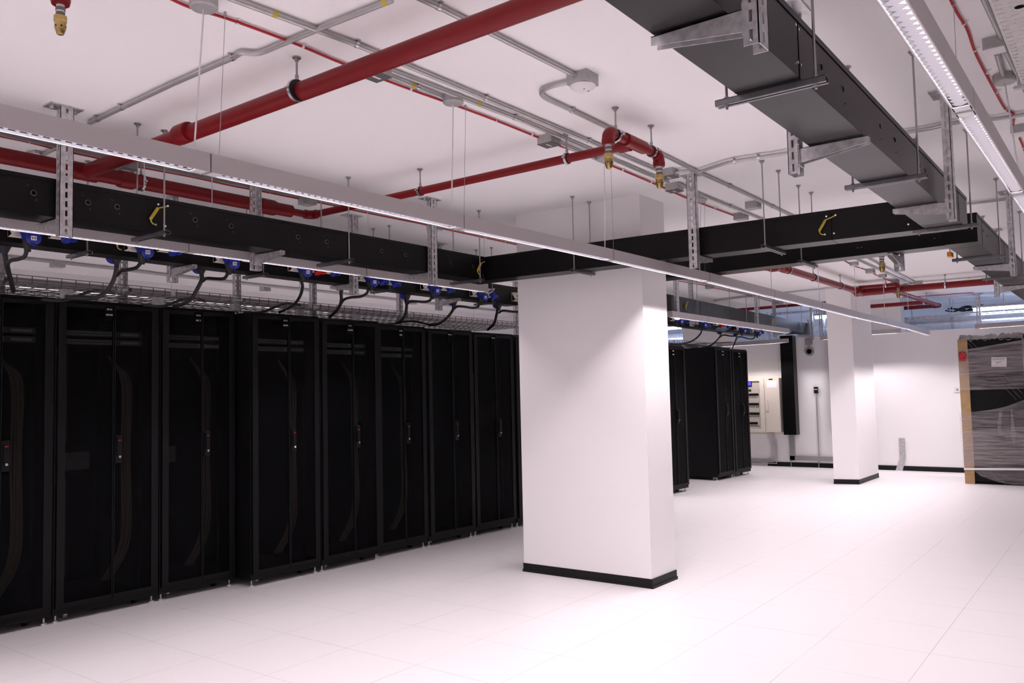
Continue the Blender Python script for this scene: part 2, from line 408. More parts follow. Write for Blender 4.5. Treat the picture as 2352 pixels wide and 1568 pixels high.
def trapeze(pf, pb, label, zb=ZT, over=.035, group='trapeze hangers', zc=ZC):
    pf, pb = Vector((*pf, 0)), Vector((*pb, 0)); m = (pf+pb)/2; d = (pb-pf).normalized(); Lh = (pb-pf).length/2
    t = thing('trapeze_hanger', label, 'hanger', (m.x, m.y, zb), 0, group)
    s = Vector((-d.y, d.x, 0)); sm = MB(); R = Matrix((d, s, Vector((0,0,1)))).transposed(); Ls = 2*(Lh+over)
    for k in (-1, 1):
        sm.box(s*.018*k + V(0,0,-.011), (Ls, .0025, .019), R); sm.box(s*.0115*k + V(0,0,-.0205), (Ls, .013, .0025), R)
    sm.box(V(0,0,-.0018), (Ls, .0385, .0025), R); sm.build('strut', 'strut', t)
    for k in (-1, 1):
        q = d*Lh*k
        MB().cyl(q+V(0,0,-.035), q+V(0,0,zc-zb), .0048, 8).cyl(q+V(0,0,-.026), q+V(0,0,-.019), .009, 6).cyl(q+V(0,0,0), q+V(0,0,.008), .009, 6)\
            .cyl(q+V(0,0,zc-zb-.022), q+V(0,0,zc-zb-.008), .010, 6).cyl(q+V(0,0,zc-zb-.008), q+V(0,0,zc-zb-.002), .019, 14).build('rod', 'rod', t)
    return t
def duct(p0, p1, w, h, label, holes=(), seams=(), bonds=(), bolts=(), side=1, zb=ZT):
    """closed steel duct; p0->p1 is the bottom edge nearest the camera, the body lies on the `side` of it"""
    p0, p1 = Vector((*p0, zb)), Vector((*p1, zb)); d = (p1-p0); L = d.length; d.normalize(); s = Vector((-d.y, d.x, 0))*side
    t = thing('cable_duct', label, 'cable duct', p0, 0, 'black cable ducts')
    R = Matrix((d, s, Vector((0,0,1)))).transposed()
    if side < 0: R = Matrix((d, -s, Vector((0,0,1)))).transposed()
    MB().box(d*L/2 + s*w/2 + V(0,0,(h-.004)/2), (L, w, h-.004), R).build('body', 'duct', t)
    lm = MB(); lm.box(d*L/2 + s*w/2 + V(0,0,h-.001), (L, w+.006, .006), R)
    for k in (-.003+.0007, w+.0023): lm.box(d*L/2 + s*k + V(0,0,h-.011), (L, .0016, .018), R)
    lm.build('lid', 'duct', t)
    if seams:
        q = MB()
        for u in seams: q.box(d*u + s*(w/2) + V(0,0,h/2-.002), (.0035, w+.003, h-.003), R)
        q.build('joint_strip', 'hole', t)
    for (u, z, r) in holes:
        c = d*u + V(0,0,z)
        q = MB().cyl(c - s*.0025, c + s*.004, r*1.18, 18); q = q.build('grommet_hole', 'rim', t)
        MB().cyl(c - s*.003, c + s*.003, r, 18).build('opening', 'hole', q)
    if bolts:
        q = MB()
        for (u, z) in bolts: q.cyl(d*u+V(0,0,z)-s*.004, d*u+V(0,0,z)+s*.002, .0055, 8)
        q.build('bolts', 'chrome', t)
    for (u, fl) in bonds:    # coiled earth bonding lead between two segments
        a = d*(u+.045*fl) + V(0,0,h*.80) - s*.012; b = d*(u-.03*fl) + V(0,0,h*.2) - s*.012
        c0 = d*(u-.02*fl)+V(0,0,h*.68)-s*.018; c1 = d*(u-.065*fl)+V(0,0,h*.33)-s*.018
        q = MB().tube([a, a-d*.03*fl-V(0,0,.012), c0], .0035, 6, 5).tube([c1, c1+d*.012*fl-V(0,0,.022), b], .0035, 6, 5)
        n = 13; ax = (c1-c0).normalized(); e = ax.orthogonal().normalized(); g = ax.cross(e)
        q.tube([c0.lerp(c1, i/(n*8)) + (e*math.cos(2*math.pi*i/8)+g*math.sin(2*math.pi*i/8))*.0075 for i in range(n*8+1)], .0028, 5)
        q = q.build('bonding_lead', 'yellow', t)
        for pp in (a, b, a-d*.06*fl, b+d*.06*fl): MB().cyl(pp-s*.003, pp+s*.014, .0065, 8).build('lug_bolt', 'chrome', q)
    return t
def along(p0, p1, px, py, z=ZT, y=None):     # distance along a duct of a mark seen at a pixel
    p0, p1 = Vector((*p0, 0)), Vector((*p1, 0)); d = (p1-p0).normalized(); n = Vector((-d.y, d.x, 0))
    r = RT*((px-1176)/F_PX) + DN*((py-784)/F_PX) + FW
    k = (p0-CAM).dot(n)/r.dot(n); q = CAM + r*k; return (q-Vector((p0.x, p0.y, 0))).dot(d), q.z
HB = .205
def marks(a, b, lst, r=.013): return [(u, z-ZT, r) for u, z in (along(a, b, *p) for p in lst)]
A0, A1 = (-.9, 4.60), (5.66, 4.53)
ha = marks(A0, A1, [(77,443),(202,465),(269,475),(448,505),(531,519),(684,544),(750,555),(877,576),(932,585),(1036,603),(1087,612)], .0125)
ha2 = [(u+o, z+o2, .0035) for u, z, r in ha for o, o2 in ((-.028, .035), (.014, -.036))]
duct(A0, A1, .2, HB, 'long black cable duct over the left rack row in front of the light strip', ha+ha2, seams=[along(A0, A1, 798, 560)[0], 1.1], bonds=[(along(A0, A1, 366, 500)[0], 1), (along(A0, A1, 1104, 610)[0], 1)])
B0, B1 = (5.665, 4.735), (5.835, 1.03)
duct(B0, B1, .19, HB, 'black cable duct crossing in front of the near pillar', bonds=[(along(B0, B1, 1905, 512)[0], 1), (along(B0, B1, 2098, 500)[0], -1)], seams=[along(B0, B1, 1910, 520)[0]])
C0, C1 = (-.9, .805), (6.03, .822)
hc = marks(C0, C1, [(1735,10),(1885,155),(1935,205),(2020,290),(2054,322),(2111,380),(2124,392)], .0125)
duct(C0, C1, .215, HB, 'black cable duct running overhead beside the right light strip', hc+[(u+.02, z-.05, .003) for u, z, r in hc], seams=[along(C0, C1, 1834, 120)[0], along(C0, C1, 2200, 450)[0]], bolts=[(along(C0, C1, x, y)[0], along(C0, C1, x, y)[1]-ZT) for x, y in ((1826,57),(1833,68),(1831,143),(1838,150))])
D0, D1 = (6.62, .845), (15.2, .86)
hd = marks(D0, D1, [(2258,530),(2267,541)], .012)
duct(D0, D1, .21, HB, 'black cable duct with a dark open end leading away at the right edge', hd, seams=[along(D0, D1, 2255, 530)[0], along(D0, D1, 2308, 590)[0]])
E0, E1 = (6.80, 4.80), (6.64, 1.06)
duct(E1, E0, .19, HB, 'black cable duct parallel behind the one crossing in front of the pillar', side=-1, bolts=[(along(E1, E0, x, y)[0], .06) for x, y in ((1970,567),(1979,566),(2147,547))])
G0, G1 = (7.0, 4.57), (16.2, 4.98)
duct(G0, G1, .2, HB, 'black cable duct continuing between the two pillars', marks(G0, G1, [(1602,700),(1622,703),(1661,710),(1677,713),(1707,718),(1728,721)], .014),
     seams=[along(G0, G1, 1608, 690)[0], along(G0, G1, 1711, 715)[0]], bonds=[(along(G0, G1, 1576, 692)[0], 1), (along(G0, G1, 1773, 730)[0], 1)])
T0, T1 = (-.6, 5.40), (7.6, 5.60)
duct(T0, T1, .16, HB, 'black cable duct carrying the blue sockets over the left rack row', bonds=[(along(T0, T1, 286, 560)[0], 1), (along(T0, T1, 1088, 655)[0], 1)])
U0, U1 = (9.6, 5.62), (15.9, 5.86)
duct(U0, U1, .16, HB, 'black cable duct carrying sockets over the far rack row')
# hangers of the ducts
for i, (x, lb) in enumerate([(-.35, None), (1.72, None)]): pass
def rodx(px, py, y): return at(px, py, y=y).x
for px, py, lb in [(377, 535, 'trapeze hanger beside the yellow lead of the long left duct'), (802, 600, 'trapeze hanger at the middle joint of the long left duct'), (1103, 643, 'trapeze hanger at the corner where the left duct meets the crossing duct')]:
    x = rodx(px, py, 4.50); trapeze((x, 4.50), (x, 4.80), lb)
for px, py, lb in [(1760, 567, 'trapeze hanger under the crossing duct right of the slotted post'), (1322, 619, 'trapeze hanger under the crossing duct in front of the near pillar')]:
    y = at(px, py, x=5.70).y; trapeze((5.68, y), (6.02 if y < 3 else 5.94, y), lb)
y = at(1843, 596, x=6.6).y; trapeze((6.58, y), (6.90, y), 'trapeze hanger under the rear crossing duct beside the red pipe tee')
for px, lb in [(1847, 'trapeze hanger nearest the camera under the right duct'), (2090, 'second trapeze hanger from the camera under the right duct'), (2210, 'trapeze hanger at the far end of the right duct')]:
    py = {1847: 186, 2090: 404, 2210: 516}[px]; x = at(px, py, z=ZT).x; trapeze((x, .775), (x, 1.075), lb)
for px, py, lb in [(2285, 585, 'trapeze hanger under the right edge duct just behind its dark end'), (2339, 632, 'trapeze hanger at the right edge of the photo under the rear duct')]:
    x = at(px, py, z=ZT).x; trapeze((x, .80), (x, 1.10), lb)
for px, py, lb in [(201, 580, 'trapeze hanger under the left socket duct'), (612, 632, 'trapeze hanger under the socket duct right of the red pipe tee'), (909, 663, 'trapeze hanger under the socket duct near the middle'), (1150, 693, 'trapeze hanger under the socket duct beside the near pillar')]:
    x = rodx(px, py, 5.45); yb = T0[1]+(x-T0[0])/(T1[0]-T0[0])*(T1[1]-T0[1]); trapeze((x, yb-.025), (x, yb+.19), lb)
for px, py, lb in [(1616, 722, 'trapeze hanger nearest the pillar under the duct between the pillars'), (1716, 742, 'second trapeze hanger under the duct between the pillars'), (1799, 752, 'third trapeze hanger under the duct between the pillars'), (1868, 762, 'trapeze hanger beside the second pillar under the black duct')]:
    p = at(px, py, z=ZT); yb = G0[1]+(p.x-G0[0])/(G1[0]-G0[0])*(G1[1]-G0[1]); trapeze((p.x, yb-.025), (p.x, yb+.24), lb)
for xy, d, lb in [((2.085, 4.545), (0, 1), 'galvanised slotted post in front of the left duct at the far left'), ((4.96, 4.52), (0, 1), 'galvanised slotted post in front of the left duct near its right end'),
                  ((3.50, 4.792), (0, -1), 'galvanised slotted post behind the left duct'), ((5.70, 2.56), (1, 0), 'galvanised slotted post in front of the crossing duct right of the near pillar'),
                  ((2.08, .765), (0, 1), 'galvanised slotted post nearest the camera on the right duct'), ((3.46, 1.07), (0, -1), 'galvanised slotted post on the left side of the right duct'),
                  ((5.02, .78), (0, 1), 'galvanised slotted post on the right side of the right duct'), ((8.04, .80), (0, 1), 'galvanised slotted post on the rear right duct'),
                  ((9.94, 1.10), (0, -1), 'galvanised slotted post at the end of the rear right duct by the red pipe'), ((6.97, 1.44), (-1, 0), 'galvanised slotted post behind the rear crossing duct beside a brass nozzle'),
                  ((4.96, 5.45), (0, 1), 'galvanised slotted post in front of the socket duct'), ((3.43, 5.71), (0, -1), 'galvanised slotted post behind the left part of the socket duct'), ((6.5, 5.80), (0, -1), 'galvanised slotted post behind the right part of the socket duct')]:
    bracket(xy, d, lb)
for px, py, k, lb in [(1556, 731, 1, 'galvanised slotted post beside the near pillar right edge'), (1768, 757, 1, 'galvanised slotted post midway along the duct between the pillars'), (1903, 776, 1, 'galvanised slotted post touching the second pillar left edge'),
                      (1629, 744, -1, 'galvanised slotted post behind the duct between the pillars, nearer one'), (1805, 772, -1, 'galvanised slotted post behind the duct between the pillars, farther one')]:
    p = at(px, py, z=2.465); u = Vector((G1[0]-G0[0], G1[1]-G0[1])).normalized(); f = (p.x-G0[0])/(G1[0]-G0[0]); yb = G0[1]+f*(G1[1]-G0[1])
    bracket((p.x, yb-.03 if k > 0 else yb+.24), (0, k), lb)
for px, py, lb in [(2, 630, 'slotted post above the rear of the left rack row at the photo edge'), (285, 652, 'slotted post above the rear of the racks, left of the first plug'), (547, 688, 'slotted post above the rear of the racks under the blue socket'), (722, 706, 'slotted post with ceiling plate above rack SR-21'), (921, 728, 'slotted post above rack SR-20'), (1188, 745, 'slotted post beside the near pillar above rack MDA-02')]:
    p = at(px, py, y=7.05); t = bracket((p.x, 7.05), (0, -1), lb, zbot=2.38, arm=.1, group='hangers over the rack tops')
# ------------------------------------------------------------------ luminaires
NB = .036
LAMP_W, LAMP_C = 17., (1., .90, .935)
def beam_nodes(ld, d, s):
    # photometric profile of a louvred luminaire: cut off at about 45 degrees both ways
    ld.use_nodes = True; n = ld.node_tree; N, L = n.nodes, n.links; em = N['Emission']
    g = N.new('ShaderNodeNewGeometry')
    def dot(v):
        q = N.new('ShaderNodeVectorMath'); q.operation = 'DOT_PRODUCT'; L.new(g.outputs['Incoming'], q.inputs[0]); q.inputs[1].default_value = v
        a = N.new('ShaderNodeMath'); a.operation = 'ABSOLUTE'; L.new(q.outputs['Value'], a.inputs[0]); return a.outputs[0]
    z = dot((0, 0, 1)); out = None
    for v in (d, s):
        r = N.new('ShaderNodeMath'); r.operation = 'DIVIDE'; L.new(dot(v), r.inputs[0]); L.new(z, r.inputs[1])
        m = N.new('ShaderNodeMapRange'); m.interpolation_type = 'SMOOTHSTEP'; L.new(r.outputs[0], m.inputs['Value'])
        m.inputs['From Min'].default_value = .82; m.inputs['From Max'].default_value = 1.38; m.inputs['To Min'].default_value = 1.; m.inputs['To Max'].default_value = .0
        if out is None: out = m.outputs[0]
        else:
            p = N.new('ShaderNodeMath'); p.operation = 'MULTIPLY'; L.new(out, p.inputs[0]); L.new(m.outputs[0], p.inputs[1]); out = p.outputs[0]
    L.new(out, em.inputs['Strength'])
def luminaire(p0, p1, label, group, glow='tube', power=1., lit=True):
    p0, p1 = Vector(p0), Vector(p1); d = p1-p0; L = d.length-.004
    t = thing('louvre_luminaire', label, 'ceiling light', p0, math.atan2(d.y, d.x), group)
    t.rotation_euler.y = -math.asin(d.z/d.length)
    W, H, e = .061, .075, .003; h = W/2
    MB().bb((.002, -h, 0), (L, -h+e, H)).bb((.002, h-e, 0), (L, h, H)).bb((.002, -h+e, H-e), (L, h-e, H)).bb((.002, -h+e, .045), (L, h-e, .048)).build('housing', 'silver', t)
    for x in (.002, L-.012): MB().bb((x, -h-.0005, -.0005), (x+.01, h+.0005, H+.0005)).build('end_cap', 'silver', t)
    fl = MB().bb((.012, -h+e, .0), (L-.012, -h+e+.0035, .0025)).bb((.012, h-e-.0035, .0), (L-.012, h-e, .0025)).bb((.012, -h+e, 0), (.06, h-e, .0025)).bb((L-.06, -h+e, 0), (L-.012, h-e, .0025))
    for s in (-1, 1): fl.bb((.06, s*(h-e), .0025), (L-.06, s*(h-e-.001), .0105))  # lower reflector zone in the pale louvre tone, painted as lit
    fl.build('flange_with_lit_strip', 'louvre', t); rf = MB()
    for s in (-1, 1): rf.bb((.06, s*(h-e), .0105), (L-.06, s*(h-e-.001), .044))  # upper reflector zone dark, its shade is in the colour
    rf.build('reflector', 'reflect', t)
    lv = MB(); n = int((L-.13)/NB)
    for i in range(n+1):
        x = .065 + i*(L-.13)/n
        st = [(-1, .0118), (-.62, .0078), (-.25, .0036), (.05, .002), (.4, .004), (.72, .008), (1, .0118)]; yy = [q*(h-e) for q, _ in st]; m_ = len(st)
        zt_ = [.0122, .0142, .0172, .0185, .0168, .0142, .0122]; vs = [(x-.003, y, q) for y, q in zip(yy, zt_)] + [(x+.003, y, q) for y, q in zip(yy, zt_)] + [(x, y, zb_) for y, (_, zb_) in zip(yy, st)]
        lv.add(vs, [f for k in range(m_-1) for f in ((k, k+1, m_+k+1, m_+k), (k, 2*m_+k, 2*m_+k+1, k+1), (m_+k, m_+k+1, 2*m_+k+1, 2*m_+k))])
    B_ = 3*m_
    for i in range(n):      # thin side rails tie the blades into one louvre
        a_, c_ = i*B_, (i+1)*B_
        for k in (0, m_-1): lv.f.append((a_+m_+k, c_+k, c_+2*m_+k, a_+2*m_+k))
    lv.build('louvre', 'louvre', t)
    if lit:
        MB().cyl((.08, 0, .0365), (L-.08, 0, .0365), .0075, 8).build('fluorescent_tube', glow, t)
        ld = bpy.data.lights.new('louvred_beam', 'AREA'); ld.shape = 'RECTANGLE'; ld.size = L-.1; ld.size_y = .05
        ld.energy = LAMP_W*power*L/PITCH; ld.color = LAMP_C; dd = (p1-p0).normalized(); beam_nodes(ld, tuple(dd), (-dd.y, dd.x, 0))
        lo = bpy.data.objects.new('louvred_beam', ld); COL.objects.link(lo); lo.parent = t; lo.location = (L/2, 0, .0008)
    return t
PITCH = 1.56
ORD = ['first', 'second', 'third', 'fourth', 'fifth', 'sixth', 'seventh', 'eighth', 'ninth', 'tenth', 'eleventh', 'twelfth']
# line between camera and pillar
jx = [.33] + [1.89+PITCH*k for k in range(10)]
pts = [(485,352),(1066,487),(1409,569.6),(1630,625.8),(1779,665),(1888.5,693),(1972.7,716),(2038,731.6),(2092.6,745.7),(2136,759.7)]
J = [V(.33, 2.94, 2.47)]
for x, p in zip(jx[1:], pts): q = at(*p, x=x); q.z = min(q.z, 2.548)-.075; q.y += .03; J.append(q)
for i in range(len(J)-1):
    k = i
    lb = ('slim louvred luminaire cut by the left photo edge, line passing the near pillar' if k == 0 else '%s slim louvred luminaire from the left in the line passing the near pillar' % ORD[k]) if k >= 0 else 'added slim louvred fill luminaire on the pillar line behind the camera, out of the photo'
    luminaire(J[i], J[i+1], lb, 'luminaires of the line passing the near pillar')
# line at the right
for i in (-2, -1, 0, 3, 4, 5, 6):  # those behind the camera are added unseen for ambient fill
    x = 3.085+PITCH*(i-4)
    lb = {3: 'slim louvred luminaire reaching the top edge of the photo at the right', 4: 'middle slim louvred luminaire at the right, the one after the first joint', 5: 'slim louvred luminaire leaving the photo at its right edge'}.get(i, 'unseen slim louvred luminaire of the right line, out of the photo')
    luminaire(V(x, .412, 2.47), V(x+PITCH, .412, 2.47), lb, 'luminaires of the right line', power=.6)
for i in range(3):  # unseen lamps added behind the camera to raise the ambient light
    luminaire(V(-5.91+PITCH*i, 2.95, 2.47), V(-5.91+PITCH*(i+1), 2.95, 2.47), 'added slim louvred fill luminaire on the pillar line behind the camera, out of the photo', 'luminaires of the line passing the near pillar')
for r_, yr in (('right', -1.9), ('left', 5.3)):  # two extra rows added out of view as ambient fill
    for i in range(3):
        luminaire(V(-6.6+PITCH*i, yr, 2.47), V(-6.6+PITCH*(i+1), yr, 2.47), 'added slim louvred fill luminaire of the %s row behind the camera, out of the photo' % r_, 'added fill luminaires behind the camera', power=1.3)
# line behind the left duct
x0 = at(848.7, 632, z=2.53).x
for i in range(-3, 2):
    lb = {-2: 'slim louvred luminaire at the left photo edge below the left duct', -1: 'slim louvred luminaire under the left duct between the first two sockets groups', 0: 'slim louvred luminaire under the left duct above the red socket', 1: 'slim louvred luminaire under the left duct ending at the near pillar'}.get(i-1+1 if i < 2 else 99)
    lb = lb or ('slim louvred luminaire under the left duct, out of the photo' if i < 2 else 'slim louvred luminaire of the rear line, %s one hidden past the near pillar' % ORD[i-2])
    if i < 2: luminaire(V(x0+PITCH*(i-1), 4.905, 2.53), V(x0+PITCH*i, 4.905, 2.53), lb, 'luminaires under the left duct', power=.4)
f0, f1 = at(1539, 727.7, z=2.47), at(1810, 765, z=2.47); fn = 4
for i in range(fn):
    luminaire(f0.lerp(f1, i/fn), f0.lerp(f1, (i+1)/fn), 'slim louvred luminaire under the duct between the pillars, %s one from the left' % ORD[i], 'luminaires under the duct between the pillars', power=.7)
# line behind the racks, seen through the basket tray
for i in range(7):
    luminaire(V(1.3+PITCH*i, 7.42+.02*i, 2.55), V(1.3+PITCH*(i+1), 7.42+.02*(i+1), 2.55), 'bright louvred luminaire behind the racks, %s one from the left' % ORD[i], 'luminaires behind the racks')
# line along the far wall
for a, b, lb in [((1647, 797), (1811, 786), 'louvred luminaire above the distribution board'), ((1885, 781), (1960, 772), 'louvred luminaire beside the second pillar left edge'), ((1975, 770), (2070, 764), 'short louvred luminaire right of the second pillar'), ((2240, 755), (2420, 742), 'louvred luminaire above the wrapped rack')]:
    p, q = at(*a, x=15.75), at(*b, x=15.75); luminaire(p, q, lb, 'luminaires along the far wall')
# suspensions: canopy with cord, and thin wires
def suspension(px, py, p1, label, canopy=True, zc=ZC, top=None):
    a = at(px, py, z=zc-.045) if top is None else Vector(top)
    t = thing('light_suspension', label, 'suspension', (a.x, a.y, zc), 0, 'light suspensions')
    MB().lathe((0,0,-.001), (0,0,-1), ((0, .055), (.04, .055), (.045, .05), (.046, .01)), 24).build('canopy', 'cast', t)
    e = Vector(p1)-Vector((a.x, a.y, zc))
    MB().cyl((0,0,-.04), e, .0035, 8).build('cord', 'clear', t)
def wire(px, py, p1, label):
    a = at(px, py, z=ZC-.005); e = Vector(p1)
    o = MB().cyl(V(0,0,-.002), V(0,0,-.02), .006, 8).cyl(V(0,0,-.018), e-Vector((a.x, a.y, ZC)), .0013, 6).build('suspension_wire', 'rod', None, (a.x, a.y, ZC))
    tag(o, label, 'suspension wire', 'suspension wires')
def onJ(px, py): p = at(px, py, z=2.5); p = at(px, py, y=2.91); p.z = 2.545; return p
for n, (c, e, w0, w1) in enumerate([((468, 20), (446, 341), (517, 30), (503, 353)), ((1041, 238), (1037, 480), (1069, 243), (1066, 486)), ((1388, 368), (1389, 560), (1403, 372), (1409, 568)), ((1609, 462), (1607, 618), (1618, 466), (1619, 622))]):
    suspension(*c, onJ(*e), 'round grey canopy and pale cord, %s from the left on the pillar light line' % ORD[n])
    wire(*w0, onJ(*w1), 'thin suspension wire right of the %s canopy of the pillar light line' % ORD[n])
for n, (c, e) in enumerate([((1780, 606), (1781, 650)), ((1875, 625), (1877, 688)), ((1958, 604), (1963, 711)), ((2025, 632), (2030, 728)), ((2081, 656), (2085, 741))]):
    k = min(range(len(J)-1), key=lambda i: abs(e[0]-[0,485,1066,1409,1630,1779,1888,1972,2038,2092,2136][i]))
    q = J[k]; a = at(c[0], c[1], y=2.93)
    suspension(0, 0, (q.x, q.y, q.z+.075), 'round canopy and pale cord far along the pillar light line, %s past the crossing ducts' % ORD[n], top=(q.x, q.y, 0))
suspension(2308, 190, at(2345, 430, y=.41), 'round grey canopy and cord at the right edge beside the red cable')
wire(2190, 5, V(3.1, .43, 2.545), 'thin suspension wire of the right light line, upper right corner')
for n, (px, py) in enumerate([(331, 440), (487, 470), (845, 523), (1112, 584)]):
    q = at(px, py, y=4.885); q.z = 2.605
    o = thing('light_suspension', None, None, q); MB().cyl((0,0,-.003), (0,0,ZC-2.605), .003, 8).build('cord', 'clear', o); MB().cyl((0,0,ZC-2.625), (0,0,ZC-2.605), .03, 16).build('canopy', 'cast', o)
    tag(o, 'pale suspension cord above the left duct, %s from the left' % ORD[n], 'suspension', 'light suspensions')
for n, x in enumerate([1.35, 2.9, 4.46, 6.02, 7.58, 9.14, 10.7]):
    o = thing('light_suspension', None, None, (x, 7.405+.0128*x, 2.625)); MB().cyl((0,0,-.006), (0,0,ZC-2.625), .003, 8).build('cord', 'clear', o); MB().cyl((0,0,ZC-2.64), (0,0,ZC-2.625), .03, 16).build('canopy', 'cast', o)
    tag(o, 'pale suspension cord behind the racks, %s from the left' % ORD[n], 'suspension', 'light suspensions')
# ------------------------------------------------------------------ red fire pipes
def pipe(name, label, parts, cat='pipe', group=None):
    """parts: (name, material, MB) all rigidly joined"""
    t = thing(name, label, cat, (0, 0, 0), 0, group)
    for n, m, b in parts: b.build(n, m, t)
    return t
def clamp(p, ax, r, label, zc=ZC):
    p = Vector(p); ax = Vector(ax).normalized()
    t = thing('pipe_clamp', label, 'pipe hanger', p, 0, 'pipe hangers')
    MB().lathe(-ax*.0125, ax, ((0, r+.001), (0, r+.006), (.025, r+.006), (.025, r+.001)), 22).build('rubber_lining', 'rubber', t)
    s = ax.cross(V(0,0,1)).normalized(); R = Matrix((ax, s, V(0,0,1))).transposed()
    MB().lathe(-ax*.008, ax, ((0, r+.005), (0, r+.0095), (.016, r+.0095), (.016, r+.005)), 22).box(s*(r+.014), (.016, .02, .008), R).box(-s*(r+.014), (.016, .02, .008), R).build('ring', 'clamp', t)
    MB().cyl((0,0,r+.006), (0,0,r+.03), .009, 8).cyl((0,0,r+.02), (0,0,zc-p.z), .005, 8).cyl((0,0,zc-p.z-.02), (0,0,zc-p.z-.007), .01, 6).cyl((0,0,zc-p.z-.007), (0,0,zc-p.z-.001), .02, 14).build('rod', 'rod', t)
def sock(mb, p, ax, r, L=.09): mb.lathe(Vector(p)-Vector(ax)*L/2, ax, ((0, r+.001), (.0, r+.007), (.012, r+.010), (L-.012, r+.010), (L, r+.007), (L, r+.001)), 20)
def elbow(mb, p, a, b, r, R=.05):        # from direction a (incoming) to b (outgoing)
    a, b = Vector(a).normalized(), Vector(b).normalized(); p = Vector(p)
    pts = [p - a*R] + [p - a*R + (a*math.sin(t) + b*(1-math.cos(t)))*R for t in [math.pi/2*i/6 for i in range(1, 6)]] + [p + b*R]
    mb.tube([p-a*(R+.015)] + pts + [p+b*(R+.02)], r+.008, 16)
def nozzle(p, label, s=1.):
    p = Vector(p); t = thing('discharge_nozzle', label, 'fire nozzle', p, 0, 'gas discharge nozzles'); Z = V(0,0,-1)
    MB().lathe((0,0,.005), Z, ((0, .017*s), (.055*s, .017*s)), 16).build('sealing_tape', 'ptfe', t)
    MB().lathe((0,0,0), Z, ((.012*s, .0215*s), (.026*s, .0215*s)), 8).lathe((0,0,0), Z, ((.034*s, .020*s), (.047*s, .020*s)), 8).build('lock_nut', 'boxlid', t)
    n = MB().lathe((0,0,0), Z, ((.050*s, .026*s), (.052*s, .0275*s), (.074*s, .0275*s), (.077*s, .0245*s), (.108*s, .0235*s), (.132*s, .015*s), (.135*s, .010*s)), 12).build('body', 'brass', t)
    h = MB()
    for k in range(6):
        a = k*math.pi/3+.3; e = V(math.cos(a), math.sin(a), 0); h.cyl(e*.018*s+V(0,0,-.1*s), e*.0245*s+V(0,0,-.1*s), .0036*s, 8)
    h.build('orifice', 'hole', n); return t
rM, rP = .044, .027
pm0, pm1 = (2.43, -.6, 3.0), (2.50, 5.16, 3.0)
body = MB().cyl(pm0, pm1, rM, 24); dm = (Vector(pm1)-Vector(pm0)).normalized()
for yy in (4.02,): sock(body, (2.47, yy, 3.0), dm, rM, .11)
body.lathe((2.43, 5.16, 3.0), (1, 0, 0), ((0, rM+.001), (0, rM+.011), (.14, rM+.011), (.14, rM+.001)), 24)
body.cyl((-.8, 5.20, 3.0), (4.05, 5.13, 3.0), rM+.003, 24)
sock(body, (2.76, 5.155, 3.0), (1,0,0), rM+.003, .1)
body.lathe((3.76, 5.135, 3.0), (1, 0, 0), ((0, rM), (.0, rM+.014), (.13, rM+.014), (.19, rP+.012), (.24, rP+.010), (.25, rP)), 22)
pe0, pe1 = (4.245, 5.13, 3.0), (4.25, 2.27, 3.0)
elbow(body, (4.245, 5.13, 3.0), (1, 0, 0), (0, -1, 0), rP, .045)
body.cyl((3.98, 5.13, 3.0), (4.2, 5.13, 3.0), rP, 20); body.cyl((4.246, 5.09, 3.0), pe1, rP, 20)
body.lathe((4.14, 2.262, 3.0), (1, 0, 0), ((0, rP+.001), (0, rP+.011), (.22, rP+.011), (.22, rP+.001)), 20).lathe((4.25, 2.36, 3.0), (0, -1, 0), ((0, rP), (0, rP+.011), (.07, rP+.011)), 20)
body.cyl((3.97, 2.265, 3.0), (4.53, 2.26, 3.0), rP, 20)
elbow(body, (3.95, 2.265, 3.0), (-1, 0, 0), (0, 0, -1), rP, .04); elbow(body, (4.55, 2.26, 3.0), (1, 0, 0), (0, 0, -1), rP, .04)
sock(body, (3.95, 2.265, 2.945), (0,0,1), rP, .04); sock(body, (4.55, 2.26, 2.945), (0,0,1), rP, .04)
t = thing('fire_pipe', 'large red fire suppression pipe crossing the soffit with its branches and tees', 'pipe'); body.build('pipe_run', 'red', t)
nozzle((3.95, 2.265, 2.925), 'brass nozzle at the left end of the red branch tee'); nozzle((4.55, 2.26, 2.925), 'brass nozzle at the right end of the red branch tee')
q = at(139, 12, z=2.95); nozzle(q, 'brass nozzle hanging at the top left corner', .78)
t = thing('fire_pipe', 'red pipe drop ending above the top left brass nozzle', 'pipe'); b = MB(); sock(b, q+V(0,0,.022), (0,0,1), .022, .04); b.cyl(q+V(0,0,.0), q+V(0,0,.11), rP, 18); elbow(b, q+V(0,0,.14), (1,0,0), (0,0,-1), rP, .04); b.cyl(q+V(-.9,0,.14), q+V(-.04,0,.14), rP, 18); b.build('pipe_run', 'red', t)
for p, ax, r, lb in [((2.455, 3.06, 3.0), dm, rM, 'pipe clamp with black lining on the large red pipe, left half'), ((2.44, .96, 3.0), dm, rM, 'pipe clamp on the large red pipe at the top edge'), ((2.475, 4.50, 3.0), dm, rM, 'pipe clamp on the large red pipe hidden by the light line'),
                     ((2.86, 5.155, 3.0), (1,0,0), rM+.003, 'pipe clamp on the red pipe behind the left duct, near the tee'), ((3.72, 5.14, 3.0), (1,0,0), rM+.003, 'pipe clamp on the red pipe behind the left duct, near its reducer'),
                     ((4.25, 3.96, 3.0), (0,1,0), rP, 'pipe clamp on the thin red branch, left one'), ((4.25, 2.73, 3.0), (0,1,0), rP, 'pipe clamp on the thin red branch, right one'),
                     ((4.04, 2.265, 3.0), (1,0,0), rP, 'pipe clamp beside the left brass nozzle elbow'), ((4.46, 2.26, 3.0), (1,0,0), rP, 'pipe clamp beside the right brass nozzle elbow')]: clamp(p, ax, r, lb)
